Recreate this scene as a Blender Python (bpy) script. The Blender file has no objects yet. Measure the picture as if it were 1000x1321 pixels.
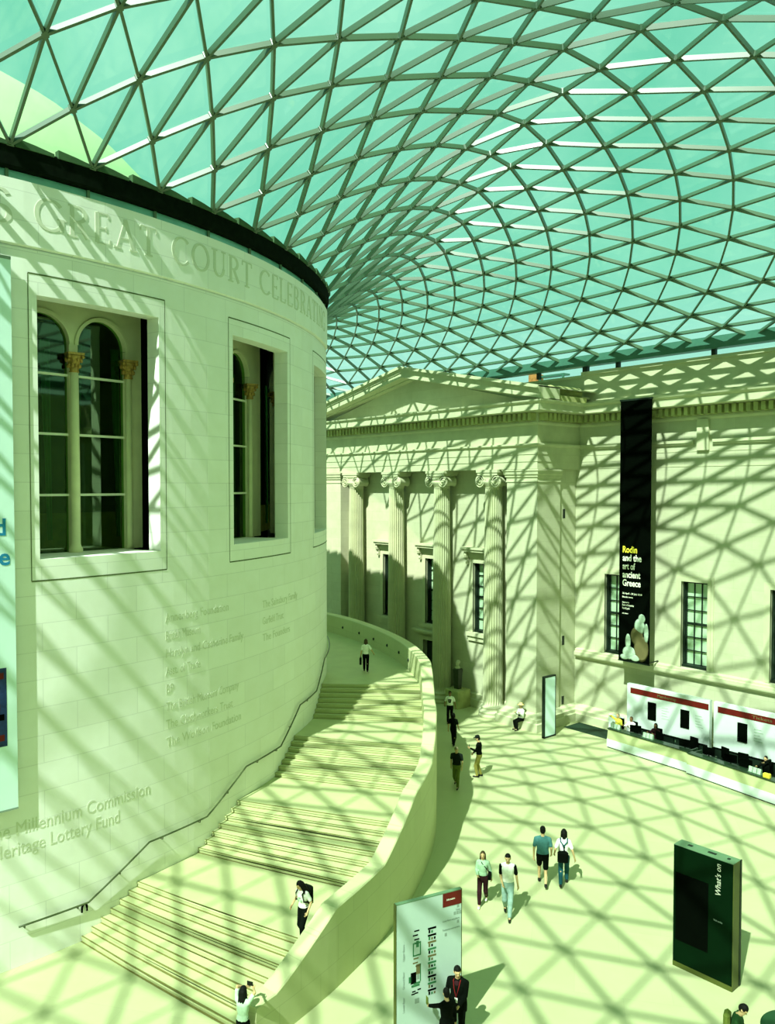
import bpy, bmesh, math, random
from mathutils import Vector, Matrix, noise as mnoise
from math import sin, cos, pi, radians as R_, degrees, atan2, hypot, sqrt
random.seed(7)
SC = bpy.context.scene
COL = SC.collection
DEP = bpy.context.evaluated_depsgraph_get

# ------------------------------------------------------------------ materials
def mat(name, col, rough=0.7, var=0.06, nscale=3.0, spec=0.3, metal=0.0, bump=0.0):
    m = bpy.data.materials.new(name); m.use_nodes = True
    nt = m.node_tree; p = nt.nodes['Principled BSDF']
    p.inputs['Roughness'].default_value = rough
    p.inputs['Specular IOR Level'].default_value = spec
    p.inputs['Metallic'].default_value = metal
    tc = nt.nodes.new('ShaderNodeTexCoord')
    n = nt.nodes.new('ShaderNodeTexNoise'); n.inputs['Scale'].default_value = nscale; n.inputs['Detail'].default_value = 4
    nt.links.new(tc.outputs['Object'], n.inputs['Vector'])
    r = nt.nodes.new('ShaderNodeValToRGB')
    r.color_ramp.elements[0].position = 0.3; r.color_ramp.elements[1].position = 0.7
    r.color_ramp.elements[0].color = [c*(1-var) for c in col]+[1]
    r.color_ramp.elements[1].color = [min(1, c*(1+var)) for c in col]+[1]
    nt.links.new(n.outputs['Fac'], r.inputs['Fac'])
    nt.links.new(r.outputs['Color'], p.inputs['Base Color'])
    if bump:
        b = nt.nodes.new('ShaderNodeBump'); b.inputs['Strength'].default_value = bump; b.inputs['Distance'].default_value = 0.02
        nt.links.new(n.outputs['Fac'], b.inputs['Height']); nt.links.new(b.outputs['Normal'], p.inputs['Normal'])
    return m

def ashlar(name, col, bw, bh, joint=0.75, var=0.07, rough=0.75, stain=0.0, mortar=0.012, spec=0.25):
    """stone laid in courses: brick texture on the UV map (metres) plus weathering"""
    m = bpy.data.materials.new(name); m.use_nodes = True
    nt = m.node_tree; p = nt.nodes['Principled BSDF']; p.inputs['Roughness'].default_value = rough
    p.inputs['Specular IOR Level'].default_value = spec
    uv = nt.nodes.new('ShaderNodeUVMap'); uv.uv_map = 'UVMap'
    b = nt.nodes.new('ShaderNodeTexBrick')
    b.inputs['Scale'].default_value = 1.0; b.inputs['Mortar Size'].default_value = mortar
    b.inputs['Mortar Smooth'].default_value = 0.3
    b.inputs['Brick Width'].default_value = bw; b.inputs['Row Height'].default_value = bh
    b.inputs['Color1'].default_value = [c*(1-var*.5) for c in col]+[1]
    b.inputs['Color2'].default_value = [min(1, c*(1+var*.5)) for c in col]+[1]
    b.inputs['Mortar'].default_value = [c*joint for c in col]+[1]
    nt.links.new(uv.outputs['UV'], b.inputs['Vector'])
    n = nt.nodes.new('ShaderNodeTexNoise'); n.inputs['Scale'].default_value = 0.9; n.inputs['Detail'].default_value = 6
    n.inputs['Roughness'].default_value = 0.65
    nt.links.new(uv.outputs['UV'], n.inputs['Vector'])
    r = nt.nodes.new('ShaderNodeValToRGB')
    r.color_ramp.elements[0].position = 0.32; r.color_ramp.elements[1].position = 0.68
    k = 1-var-stain
    r.color_ramp.elements[0].color = (k, k*1.0, k*0.96, 1); r.color_ramp.elements[1].color = (1, 1, 1, 1)
    nt.links.new(n.outputs['Fac'], r.inputs['Fac'])
    mx = nt.nodes.new('ShaderNodeMix'); mx.data_type = 'RGBA'; mx.blend_type = 'MULTIPLY'; mx.inputs['Factor'].default_value = 1
    nt.links.new(b.outputs['Color'], mx.inputs['A']); nt.links.new(r.outputs['Color'], mx.inputs['B'])
    nt.links.new(mx.outputs['Result'], p.inputs['Base Color'])
    return m

def glass(name, tint, refl, rough=0.03, refl_col=(1, 1, 1)):
    m = bpy.data.materials.new(name); m.use_nodes = True
    nt = m.node_tree; nt.nodes.remove(nt.nodes['Principled BSDF'])
    out = nt.nodes['Material Output']
    t = nt.nodes.new('ShaderNodeBsdfTransparent'); t.inputs['Color'].default_value = (*tint, 1)
    g = nt.nodes.new('ShaderNodeBsdfGlossy'); g.inputs['Roughness'].default_value = rough; g.inputs['Color'].default_value = (*refl_col, 1)
    x = nt.nodes.new('ShaderNodeMixShader')
    tc = nt.nodes.new('ShaderNodeTexCoord'); n = nt.nodes.new('ShaderNodeTexNoise'); n.inputs['Scale'].default_value = 0.35
    nt.links.new(tc.outputs['Object'], n.inputs['Vector'])
    mr = nt.nodes.new('ShaderNodeMapRange'); mr.inputs['To Min'].default_value = refl*0.8; mr.inputs['To Max'].default_value = refl*1.2
    nt.links.new(n.outputs['Fac'], mr.inputs['Value'])
    nt.links.new(mr.outputs['Result'], x.inputs['Fac'])
    nt.links.new(t.outputs[0], x.inputs[1]); nt.links.new(g.outputs[0], x.inputs[2]); nt.links.new(x.outputs[0], out.inputs['Surface'])
    return m

STONE = (0.74, 0.80, 0.53)
M = {}
M['floor'] = ashlar('pale floor stone', (0.45, 0.505, 0.265), 2.4, 1.6, joint=0.95, var=0.05, rough=0.38, mortar=0.012, spec=0.35)
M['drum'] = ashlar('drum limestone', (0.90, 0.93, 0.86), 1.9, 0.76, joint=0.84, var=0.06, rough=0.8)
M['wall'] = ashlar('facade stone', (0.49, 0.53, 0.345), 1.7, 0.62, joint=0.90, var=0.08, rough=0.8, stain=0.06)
M['stone'] = mat('carved stone', (0.48, 0.52, 0.32), 0.8, 0.09, 1.3, 0.2)
M['oldstone'] = mat('weathered carved stone', (0.36, 0.40, 0.16), 0.85, 0.25, 1.6, 0.15)
M['stair'] = mat('stair stone', (0.46, 0.51, 0.25), 0.5, 0.06, 1.2, 0.3)
M['parapet'] = ashlar('parapet stone', (0.50, 0.55, 0.29), 1.5, 0.9, joint=0.84, var=0.06, rough=0.55)
M['letter'] = mat('letter stone with carving shade', (0.64, 0.69, 0.53), 0.8, 0.05, 4)  # darker tone stands for the shade inside the carved strokes
M['groove'] = mat('dark joint', (0.10, 0.14, 0.05), 0.9, 0.1, 4)
M['step_shade'] = mat('step shadow line', (0.16, 0.16, 0.04), 0.8, 0.15, 6)  # colour of the shadow lines painted on the steps
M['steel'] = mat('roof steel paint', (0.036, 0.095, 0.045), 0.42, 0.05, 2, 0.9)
M['beam'] = mat('edge beam paint', (0.05, 0.16, 0.11), 0.4, 0.08, 2, 0.4)
M['roofglass'] = glass('roof glass', (0.86, 0.97, 0.92), 0.05)
M['clearglass'] = glass('clear glass', (0.80, 0.96, 0.88), 0.10)
M['darkglass'] = glass('window glass', (0.30, 0.52, 0.22), 0.11, 0.03, (0.55, 0.85, 0.45))
M['fascia'] = mat('black roof fascia', (0.004, 0.008, 0.004), 0.9, 0.3, 5, 0.03)
M['gutter'] = mat('gutter metal', (0.05, 0.11, 0.045), 0.7, 0.15, 4, 0.15)
M['frost'] = mat('frosted mint glass', (0.20, 0.55, 0.42), 0.25, 0.12, 1.5, 0.6)
M['cream'] = mat('cream painted wall', (0.78, 0.80, 0.50), 0.7, 0.06, 2)
M['gold'] = mat('gilded capital', (0.46, 0.30, 0.07), 0.45, 0.3, 14, 0.5, 0.3, 0.4)
M['void'] = mat('unlit cavity', (0.004, 0.008, 0.004), 0.9, 0.2, 2, 0.0)
M['brown'] = mat('brown panelling', (0.22, 0.13, 0.03), 0.7, 0.25, 3)
M['winframe'] = mat('black window frame', (0.006, 0.016, 0.008), 0.5, 0.2, 6, 0.3)
M['blind'] = mat('pale blind', (0.74, 0.80, 0.58), 0.8, 0.10, 1.5)
M['bar'] = mat('white glazing bar', (0.80, 0.86, 0.66), 0.5, 0.03, 4)
M['white'] = mat('white panel', (0.58, 0.70, 0.62), 0.45, 0.03, 2, 0.4)
M['signwhite'] = mat('sign panel', (0.40, 0.53, 0.46), 0.45, 0.03, 2, 0.3)
M['mint'] = mat('mint white print', (0.66, 0.90, 0.84), 0.4, 0.03, 1.5, 0.4)
M['red'] = mat('red print', (0.11, 0.004, 0.002), 0.5, 0.06, 3)
M['black'] = mat('black print', (0.001, 0.002, 0.001), 0.9, 0.1, 3, 0.01)
M['deepgreen'] = mat('deep green screen', (0.0008, 0.009, 0.002), 0.6, 0.1, 2, 0.03)
M['olive'] = mat('olive metal edge', (0.06, 0.08, 0.009), 0.5, 0.1, 3, 0.4)
M['greymetal'] = mat('grey green metal', (0.10, 0.20, 0.10), 0.45, 0.1, 3, 0.4)
M['grey'] = mat('mid grey print', (0.22, 0.30, 0.24), 0.6, 0.05, 3)
M['green'] = mat('green print', (0.03, 0.16, 0.06), 0.6, 0.1, 3)
M['orange'] = mat('ochre print', (0.13, 0.12, 0.045), 0.6, 0.1, 3)
M['blue'] = mat('blue print', (0.015, 0.22, 0.42), 0.6, 0.05, 3)
M['navy'] = mat('dark blue print', (0.01, 0.03, 0.10), 0.6, 0.3, 6)
M['yellow'] = mat('yellow plastic', (0.80, 0.74, 0.06), 0.4, 0.05, 3)
M['paleprint'] = mat('pale print', (0.36, 0.50, 0.36), 0.6, 0.2, 9)
M['desk'] = mat('desk olive panel', (0.40, 0.46, 0.22), 0.5, 0.06, 2)
M['desktop'] = mat('dark desk top', (0.012, 0.035, 0.014), 0.3, 0.1, 2, 0.4)
M['carpet'] = mat('dark carpet', (0.008, 0.030, 0.012), 0.9, 0.2, 20)
M['copper'] = mat('pale dome roof', (0.40, 0.64, 0.33), 0.7, 0.05, 0.5)
M['brick'] = mat('brown brick', (0.40, 0.18, 0.05), 0.8, 0.3, 8)
M['bronze'] = mat('dark statue', (0.02, 0.035, 0.008), 0.45, 0.3, 8, 0.4)
M['rail'] = mat('dark bronze rail', (0.06, 0.09, 0.03), 0.4, 0.1, 5, 0.5)

# ------------------------------------------------------------------ mesh builder
class MB:
    def __init__(s): s.v = []; s.f = []; s.m = []; s.uv = {}; s.sm = []
    def add(s, vs, fs, mi=0, smooth=False, uvs=None):
        o = len(s.v); s.v += [tuple(v) for v in vs]
        for i, f in enumerate(fs):
            s.f.append(tuple(a+o for a in f)); s.m.append(mi); s.sm.append(smooth)
            if uvs: s.uv[len(s.f)-1] = uvs[i]
        return s
    def box(s, a, b, mi=0, mtx=None):
        x0, y0, z0 = a; x1, y1, z1 = b
        vs = [Vector(p) for p in ((x0,y0,z0),(x1,y0,z0),(x1,y1,z0),(x0,y1,z0),(x0,y0,z1),(x1,y0,z1),(x1,y1,z1),(x0,y1,z1))]
        if mtx: vs = [mtx @ v for v in vs]
        return s.add(vs, [(0,3,2,1),(4,5,6,7),(0,1,5,4),(1,2,6,5),(2,3,7,6),(3,0,4,7)], mi)
    def bbox(s, a, b, bev, mi=0, mtx=None):
        """box with chamfered vertical and top edges"""
        x0,y0,z0 = a; x1,y1,z1 = b
        def ring(d, z): return [(x0+d,y0,z),(x1-d,y0,z),(x1,y0+d,z),(x1,y1-d,z),(x1-d,y1,z),(x0+d,y1,z),(x0,y1-d,z),(x0,y0+d,z)]
        def inn(d, z): return [(x0+d+bev,y0+bev,z),(x1-d-bev,y0+bev,z),(x1-bev,y0+d+bev,z),(x1-bev,y1-d-bev,z),(x1-d-bev,y1-bev,z),(x0+d+bev,y1-bev,z),(x0+bev,y1-d-bev,z),(x0+bev,y0+d+bev,z)]
        vs = ring(bev, z0)+ring(bev, z1-bev)+inn(bev*.4, z1)
        if mtx: vs = [mtx @ Vector(v) for v in vs]
        fs = [tuple(range(7,-1,-1)), tuple(range(16,24))]
        for l in (0,8):
            for i in range(8): fs.append((l+i, l+(i+1)%8, l+8+(i+1)%8, l+8+i))
        return s.add(vs, fs, mi)
    def loft(s, rings, mi=0, caps=True, smooth=True, closed=True):
        n = len(rings[0]); vs = [p for r in rings for p in r]; fs = []
        for i in range(len(rings)-1):
            for j in range(n if closed else n-1):
                fs.append((i*n+j, i*n+(j+1)%n, (i+1)*n+(j+1)%n, (i+1)*n+j))
        if caps: fs += [tuple(range(n-1,-1,-1)), tuple(range((len(rings)-1)*n, len(rings)*n))]
        return s.add(vs, fs, mi, smooth)
    def lathe(s, prof, c=(0,0,0), n=24, mi=0, smooth=True):
        rings = [[(c[0]+r*cos(2*pi*j/n), c[1]+r*sin(2*pi*j/n), c[2]+z) for j in range(n)] for r, z in prof]
        return s.loft(rings, mi, True, smooth)
    def tube(s, pts, r, n=8, mi=0, rr=None):
        rings = []
        P = [Vector(p) for p in pts]
        for i, p in enumerate(P):
            d = (P[min(i+1,len(P)-1)]-P[max(i-1,0)]).normalized()
            a = d.cross(Vector((0,0,1)));
            if a.length < 1e-3: a = d.cross(Vector((1,0,0)))
            a.normalize(); b = a.cross(d); q = rr[i] if rr else r
            rings.append([p+a*q*cos(2*pi*j/n)+b*q*sin(2*pi*j/n) for j in range(n)])
        return s.loft(rings, mi)
    def ball(s, c, r, n=10, mi=0, mtx=None):
        rx, ry, rz = r if hasattr(r, '__len__') else (r,r,r); c = Vector(c); rings = []
        for i in range(n//2+1):
            t = -pi/2+pi*i/(n//2); t = max(-pi/2+.05, min(pi/2-.05, t))
            ring = [Vector((rx*cos(t)*cos(2*pi*j/n), ry*cos(t)*sin(2*pi*j/n), rz*sin(t))) for j in range(n)]
            if mtx: ring = [mtx @ v for v in ring]
            rings.append([c+v for v in ring])
        return s.loft(rings, mi)
    def prism(s, poly, axis, a, b, mi=0):
        """polygon of 2D points extruded along axis ('x': pts=(y,z), 'y': pts=(x,z), 'z': pts=(x,y))"""
        def P(p, t): return (t,p[0],p[1]) if axis=='x' else (p[0],t,p[1]) if axis=='y' else (p[0],p[1],t)
        n = len(poly); vs = [P(p,a) for p in poly]+[P(p,b) for p in poly]
        fs = [tuple(range(n)), tuple(range(2*n-1,n-1,-1))]+[(i,n+i,n+(i+1)%n,(i+1)%n) for i in range(n)]
        return s.add(vs, fs, mi)
    def sweep(s, path, prof, mi=0, capends=True):
        """profile [(outwards, z)] along a plan polyline with mitred corners; outwards is to the right of travel"""
        rings = []; n = len(path)
        for i in range(n):
            p = Vector(path[i])
            d0 = (Vector(path[i])-Vector(path[i-1])).normalized() if i else None
            d1 = (Vector(path[i+1])-Vector(path[i])).normalized() if i < n-1 else None
            d0 = d0 or d1; d1 = d1 or d0
            n0 = Vector((d0.y,-d0.x)); n1 = Vector((d1.y,-d1.x)); m = (n0+n1); m = m/(1+n0.dot(n1))
            rings.append([(p.x+m.x*o, p.y+m.y*o, z) for o, z in prof])
        return s.loft(rings, mi, capends, False)
    def build(s, name, mats, parent=None, loc=None, smooth=None, recalc=True, kind=None, uvfn=None):
        me = bpy.data.meshes.new(name)
        o = Vector(loc) if loc is not None else Vector((0,0,0))
        me.from_pydata([Vector(v)-o for v in s.v], [], s.f)
        mats = mats if isinstance(mats, (list, tuple)) else [mats]
        for m in mats: me.materials.append(m)
        me.polygons.foreach_set('material_index', s.m)
        me.polygons.foreach_set('use_smooth', [bool(x) for x in s.sm] if smooth is None else [smooth]*len(s.f))
        if uvfn or s.uv:
            l = me.uv_layers.new(name='UVMap')
            for p in me.polygons:
                for k, li in enumerate(p.loop_indices):
                    if p.index in s.uv: l.data[li].uv = s.uv[p.index][k]
                    else:
                        co = me.vertices[me.loops[li].vertex_index].co + o
                        l.data[li].uv = uvfn(co, p.normal)
        if recalc:
            bm = bmesh.new(); bm.from_mesh(me); bmesh.ops.recalc_face_normals(bm, faces=bm.faces); bm.to_mesh(me); bm.free()
        ob = bpy.data.objects.new(name, me); COL.objects.link(ob)
        ob.location = o
        if parent:
            ob.parent = parent; ob.location = o-WORLD.get(parent.name, Vector((0,0,0)))
        WORLD[ob.name] = o
        if kind: ob['kind'] = kind
        return ob
WORLD = {}
def tag(o, label, cat, group=None):
    o['label'] = label; o['category'] = cat
    if group: o['group'] = group
    return o
def thing(name, label, cat, loc, group=None):
    o = bpy.data.objects.new(name, None); COL.objects.link(o); o.location = loc; o.empty_display_size = 0.3
    WORLD[o.name] = Vector(loc)
    return tag(o, label, cat, group)
def copy_tree(o, parent=None):
    c = o.copy(); COL.objects.link(c)
    if parent: c.parent = parent
    for ch in list(o.children): copy_tree(ch, c)
    return c
def boxuv(co, n):
    if abs(n.z) > 0.7: return (co.x, co.y)
    return (co.y, co.z) if abs(n.x) > abs(n.y) else (co.x, co.z)

# ------------------------------------------------------------------ layout constants (metres)
CX, CY, RD = -44.58, 4.95, 21.92          # the round building
YW = 36.6                                  # face of the long stone facade
SUN = Vector((-0.36, 0.93, -1.15))        # direction the sunlight travels
def cyl(a, r, z): return Vector((CX+r*cos(R_(a)), CY+r*sin(R_(a)), z))
def drf(a):
    a = a % 360
    return min(1.0, 17.2/(RD*max(.05, sin(R_(a))))) if 50 < a < 130 else 1.0
def dcyl(a, r, z): return cyl(a, r-RD+RD*drf(a), z)       # the far side of the building is flattened towards the facade
def lerp(a, b, t): return a+(b-a)*t
def interp(x, tab):
    if x <= tab[0][0]: return tab[0][1]
    for (x0,y0),(x1,y1) in zip(tab, tab[1:]):
        if x <= x1: return y0+(y1-y0)*(x-x0)/(x1-x0)
    return tab[-1][1]

# ------------------------------------------------------------------ camera, sun, sky
F_PX = 1050.0; H = 12.8
al = math.atan(876/F_PX); th = math.atan((660.5-628)/F_PX)
fw = Vector((-cos(al), sin(al), 0)); rt = Vector((sin(al), cos(al), 0))
fwd = fw*cos(th)+Vector((0,0,-sin(th))); up = fw*sin(th)+Vector((0,0,cos(th)))
cam = bpy.data.cameras.new('camera'); co = bpy.data.objects.new('camera', cam); COL.objects.link(co)
co.matrix_world = Matrix(((rt.x,up.x,-fwd.x,0),(rt.y,up.y,-fwd.y,0),(rt.z,up.z,-fwd.z,H),(0,0,0,1)))
cam.sensor_fit = 'VERTICAL'; cam.sensor_height = 36; cam.lens = 36*F_PX/1321; cam.clip_start = 0.1; cam.clip_end = 800
SC.camera = co
sl = bpy.data.lights.new('sun', 'SUN'); so = bpy.data.objects.new('sun', sl); COL.objects.link(so)
sl.energy = 8.9; sl.color = (0.97, 1.0, 0.92); sl.angle = R_(0.6)
so.rotation_euler = SUN.to_track_quat('-Z', 'Y').to_euler(); so.location = (20, -50, 60)

w = bpy.data.worlds.new('sky'); SC.world = w; w.use_nodes = True
nt = w.node_tree; bg = nt.nodes['Background']
tc = nt.nodes.new('ShaderNodeTexCoord')
nz = nt.nodes.new('ShaderNodeTexNoise'); nz.inputs['Scale'].default_value = 2.2; nz.inputs['Detail'].default_value = 7; nz.inputs['Roughness'].default_value = 0.6
nt.links.new(tc.outputs['Generated'], nz.inputs['Vector'])
r1 = nt.nodes.new('ShaderNodeValToRGB')
r1.color_ramp.elements[0].position = 0.38; r1.color_ramp.elements[1].position = 0.70
r1.color_ramp.elements[0].color = (0.19, 0.72, 0.50, 1); r1.color_ramp.elements[1].color = (0.46, 0.98, 0.74, 1)
nt.links.new(nz.outputs['Fac'], r1.inputs['Fac'])
dt = nt.nodes.new('ShaderNodeVectorMath'); dt.operation = 'DOT_PRODUCT'; dt.inputs[1].default_value = Vector((0.76, -0.12, 0.64)).normalized()     # glow added to the unseen sky to lift the shaded drum wall
nt.links.new(tc.outputs['Generated'], dt.inputs[0])
r2 = nt.nodes.new('ShaderNodeMapRange'); r2.inputs['From Min'].default_value = 0.35; r2.inputs['From Max'].default_value = 1.0; r2.interpolation_type = 'SMOOTHSTEP'
nt.links.new(dt.outputs['Value'], r2.inputs['Value'])
mx = nt.nodes.new('ShaderNodeMix'); mx.data_type = 'RGBA'
mx.inputs['B'].default_value = (0.60, 0.88, 0.38, 1)
nt.links.new(r2.outputs['Result'], mx.inputs['Factor']); nt.links.new(r1.outputs['Color'], mx.inputs['A'])
sx = nt.nodes.new('ShaderNodeSeparateXYZ'); nt.links.new(tc.outputs['Generated'], sx.inputs[0])
r3 = nt.nodes.new('ShaderNodeMapRange'); r3.inputs['From Min'].default_value = 0.26; r3.inputs['From Max'].default_value = 0.08; r3.interpolation_type = 'SMOOTHSTEP'
nt.links.new(sx.outputs['Z'], r3.inputs['Value'])
m2 = nt.nodes.new('ShaderNodeMix'); m2.data_type = 'RGBA'; m2.inputs['B'].default_value = (0.58, 1.0, 0.90, 1)
nt.links.new(r3.outputs['Result'], m2.inputs['Factor']); nt.links.new(mx.outputs['Result'], m2.inputs['A'])
nt.links.new(m2.outputs['Result'], bg.inputs['Color']); bg.inputs['Strength'].default_value = 1.0
vs = SC.view_settings; vs.view_transform = 'Standard'; vs.look = 'None'; vs.gamma = 1; vs.exposure = 0.03; vs.use_curve_mapping = False

# ------------------------------------------------------------------ text helpers
def text_mesh(s, size=1.0, extr=0.02, align='LEFT', spacing=1.0, bold=0.0, shear=0.0):
    c = bpy.data.curves.new('t', 'FONT'); c.body = s; c.size = size; c.extrude = extr/2; c.align_x = align
    c.space_character = spacing; c.offset = bold; c.shear = shear; c.resolution_u = 3
    o = bpy.data.objects.new('t', c); COL.objects.link(o)
    bpy.context.view_layer.update()
    me = bpy.data.meshes.new_from_object(o.evaluated_get(DEP()))
    vs = [v.co.copy() for v in me.vertices]; fs = [tuple(p.vertices) for p in me.polygons]
    bpy.data.objects.remove(o); bpy.data.curves.remove(c); bpy.data.meshes.remove(me)
    return vs, fs
def text_on(mb, s, mtx, size, extr=0.01, mi=0, align='LEFT', spacing=1.0, bold=0.0, width=None, shear=0.0):
    vs, fs = text_mesh(s, size, extr, align, spacing, bold, shear)
    if width:
        x0 = min(v.x for v in vs); x1 = max(v.x for v in vs); k = width/(x1-x0)
        for v in vs: v.x = (v.x-x0)*k
    mb.add([mtx @ v for v in vs], fs, mi)
def plane_mtx(origin, xdir, ydir):
    x = Vector(xdir).normalized(); y = Vector(ydir).normalized(); z = x.cross(y)
    return Matrix(((x.x,y.x,z.x,origin[0]),(x.y,y.y,z.y,origin[1]),(x.z,y.z,z.z,origin[2]),(0,0,0,1)))

# ================================================================== SETTING
# ---- floor
f = MB(); f.add([(-110,-40,0),(20,-40,0),(20,45,0),(-110,45,0)], [(0,1,2,3)], uvs=None)
def flooruv(c, n):
    a = R_(37); return (c.x*cos(a)+c.y*sin(a), -c.x*sin(a)+c.y*cos(a))
f.build('floor', M['floor'], kind='structure', recalc=False, uvfn=flooruv)

# ---- round building (wall_left)
WIN_C = [9.8, 28.25, 46.7]; WIN_H = 4.93; ZS, ZT = 10.85, 17.9
def drum():
    brk = set(range(0, 361, 2)); holes = []
    for c in WIN_C:
        a0, a1 = c-WIN_H, c+WIN_H; holes.append((a0, a1)); brk |= {a0, a1}
        brk |= {round(c+i, 3) for i in range(-4, 5)}
    A = sorted(brk); Z = [0, ZS, ZT, 19.07]
    mb = MB()
    def q(a0, z0, a1, z1, r0, r1, uvk=True):
        vs = [dcyl(a0,r0,z0), dcyl(a1,r1,z0), dcyl(a1,r1,z1), dcyl(a0,r0,z1)]
        u0, u1 = R_(a0)*RD, R_(a1)*RD
        mb.add(vs, [(0,1,2,3)], 0, True, [[(u0,z0),(u1,z0),(u1,z1),(u0,z1)]])
    for i in range(len(A)-1):
        for k in range(3):
            am = (A[i]+A[i+1])/2
            if k == 1 and any(h0 < am < h1 for h0, h1 in holes): continue
            q(A[i], Z[k], A[i+1], Z[k+1], RD, RD)
    ri = 21.38
    for h0, h1 in holes:
        aa = [a for a in A if h0-1e-6 <= a <= h1+1e-6]
        for a in (h0, h1):
            vs = [dcyl(a,RD,ZS), dcyl(a,ri,ZS), dcyl(a,ri,ZT), dcyl(a,RD,ZT)]
            mb.add(vs, [(0,1,2,3)], 0, False, [[(0,ZS),(.54,ZS),(.54,ZT),(0,ZT)]])
        for z, r_in in ((ZS, 20.0), (ZT, ri)):
            for a, b in zip(aa, aa[1:]):
                mb.add([dcyl(a,RD,z), dcyl(b,RD,z), dcyl(b,r_in,z), dcyl(a,r_in,z)], [(0,1,2,3)], 0, False, [[(R_(a)*RD,z),(R_(b)*RD,z),(R_(b)*RD,z+.5),(R_(a)*RD,z+.5)]])
    # frieze band standing proud over a recessed joint, and the closing top
    rf = RD+0.09; n = 180
    prof = [(RD,19.07),(RD-.03,19.0),(RD-.03,19.10),(rf,19.14),(rf,20.80),(RD-.5,20.80),(RD-.5,20.78)]
    for i in range(n):
        a, b = i*2, i*2+2
        for (r0,z0),(r1,z1) in zip(prof, prof[1:]):
            u0, u1 = R_(a)*RD, R_(b)*RD
            v0, v1 = z0*0+ (z0 if abs(z1-z0) > .2 else 20.3), (z1 if abs(z1-z0) > .2 else 20.35)
            mb.add([dcyl(a,r0,z0),dcyl(b,r0,z0),dcyl(b,r1,z1),dcyl(a,r1,z1)], [(0,1,2,3)], 0, True, [[(u0,v0),(u1,v0),(u1,v1),(u0,v1)]])
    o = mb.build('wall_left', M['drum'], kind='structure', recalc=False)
    o.data.set_sharp_from_angle(angle=R_(30)) if hasattr(o.data, 'set_sharp_from_angle') else None
    # lining behind the shell, the cavity's darkness put into its colour
    v = MB()
    for i in range(0, 360, 3):
        v.add([dcyl(i,19.2,0),dcyl(i+3,19.2,0),dcyl(i+3,19.2,20.7),dcyl(i,19.2,20.7)], [(0,1,2,3)], 0, True)
        v.add([dcyl(i,19.0,20.7),dcyl(i+3,19.0,20.7),dcyl(i+3,RD-.02,20.7),dcyl(i,RD-.02,20.7)], [(0,1,2,3)], 0)
    v.build('cavity', M['void'], o, recalc=False)
    g = MB()
    for i in range(0, 360, 3): g.add([dcyl(i,RD-.06,20.75),dcyl(i+3,RD-.06,20.75),dcyl(i+3,RD-.06,21.3),dcyl(i,RD-.06,21.3)], [(0,1,2,3)], 0, True)
    g.build('clerestory_glass', M['frost'], o, recalc=False)
    b = MB()
    for i in range(-90, 100, 6):
        a = i*.96+3; p = dcyl(a, RD-.03, 20.75); b.box((p.x-.04,p.y-.04,20.75),(p.x+.04,p.y+.04,21.3))
    b.build('mullion', M['greymetal'], o)
    return o
wall_left = drum()
# black fascia under the roof edge, with its stepped gutter
fa = MB()
prof = [(RD-.6,21.06),(RD+.10,21.04),(RD+.16,21.10),(RD+.18,21.60),(RD+.10,21.66),(RD-.6,21.66)]
for i in range(180):
    a, b = i*2, i*2+2
    for (r0,z0),(r1,z1) in zip(prof, prof[1:]+prof[:1]):
        fa.add([dcyl(a,r0,z0),dcyl(b,r0,z0),dcyl(b,r1,z1),dcyl(a,r1,z1)], [(0,1,2,3)], 0, True)
fas = fa.build('trim_1', M['fascia'], kind='structure')
gu = MB()
for k in range(-14, 22):
    for h in range(2):
        a0 = 3.1+5.76*k+2.88*h+.3; a1 = a0+2.6
        rings = []
        for a in (a0, (a0+a1)/2, a1):
            zt = 21.66 if a == a1 else 21.80 if a == a0 else 21.74
            rings.append([dcyl(a,RD+.02,21.58),dcyl(a,RD+.22,21.58),dcyl(a,RD+.22,zt),dcyl(a,RD+.02,zt)])
        gu.loft(rings, 0, True, False)
gu.build('gutter', M['gutter'], fas)
# dome of the reading room rising above the glass roof
dm = MB(); rings = []
for i in range(13):
    t = i/12*pi/2; rings.append([cyl(j*5, max(.2, 16*cos(t)), 21+11*sin(t)) for j in range(72)])
dm.loft([[cyl(j*5, 16, 20.72) for j in range(72)]]+rings)
tag(dm.build('dome', M['copper'], loc=(CX,CY,20.72)), 'pale green dome roof rising beyond the glass above the round building', 'dome')

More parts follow.
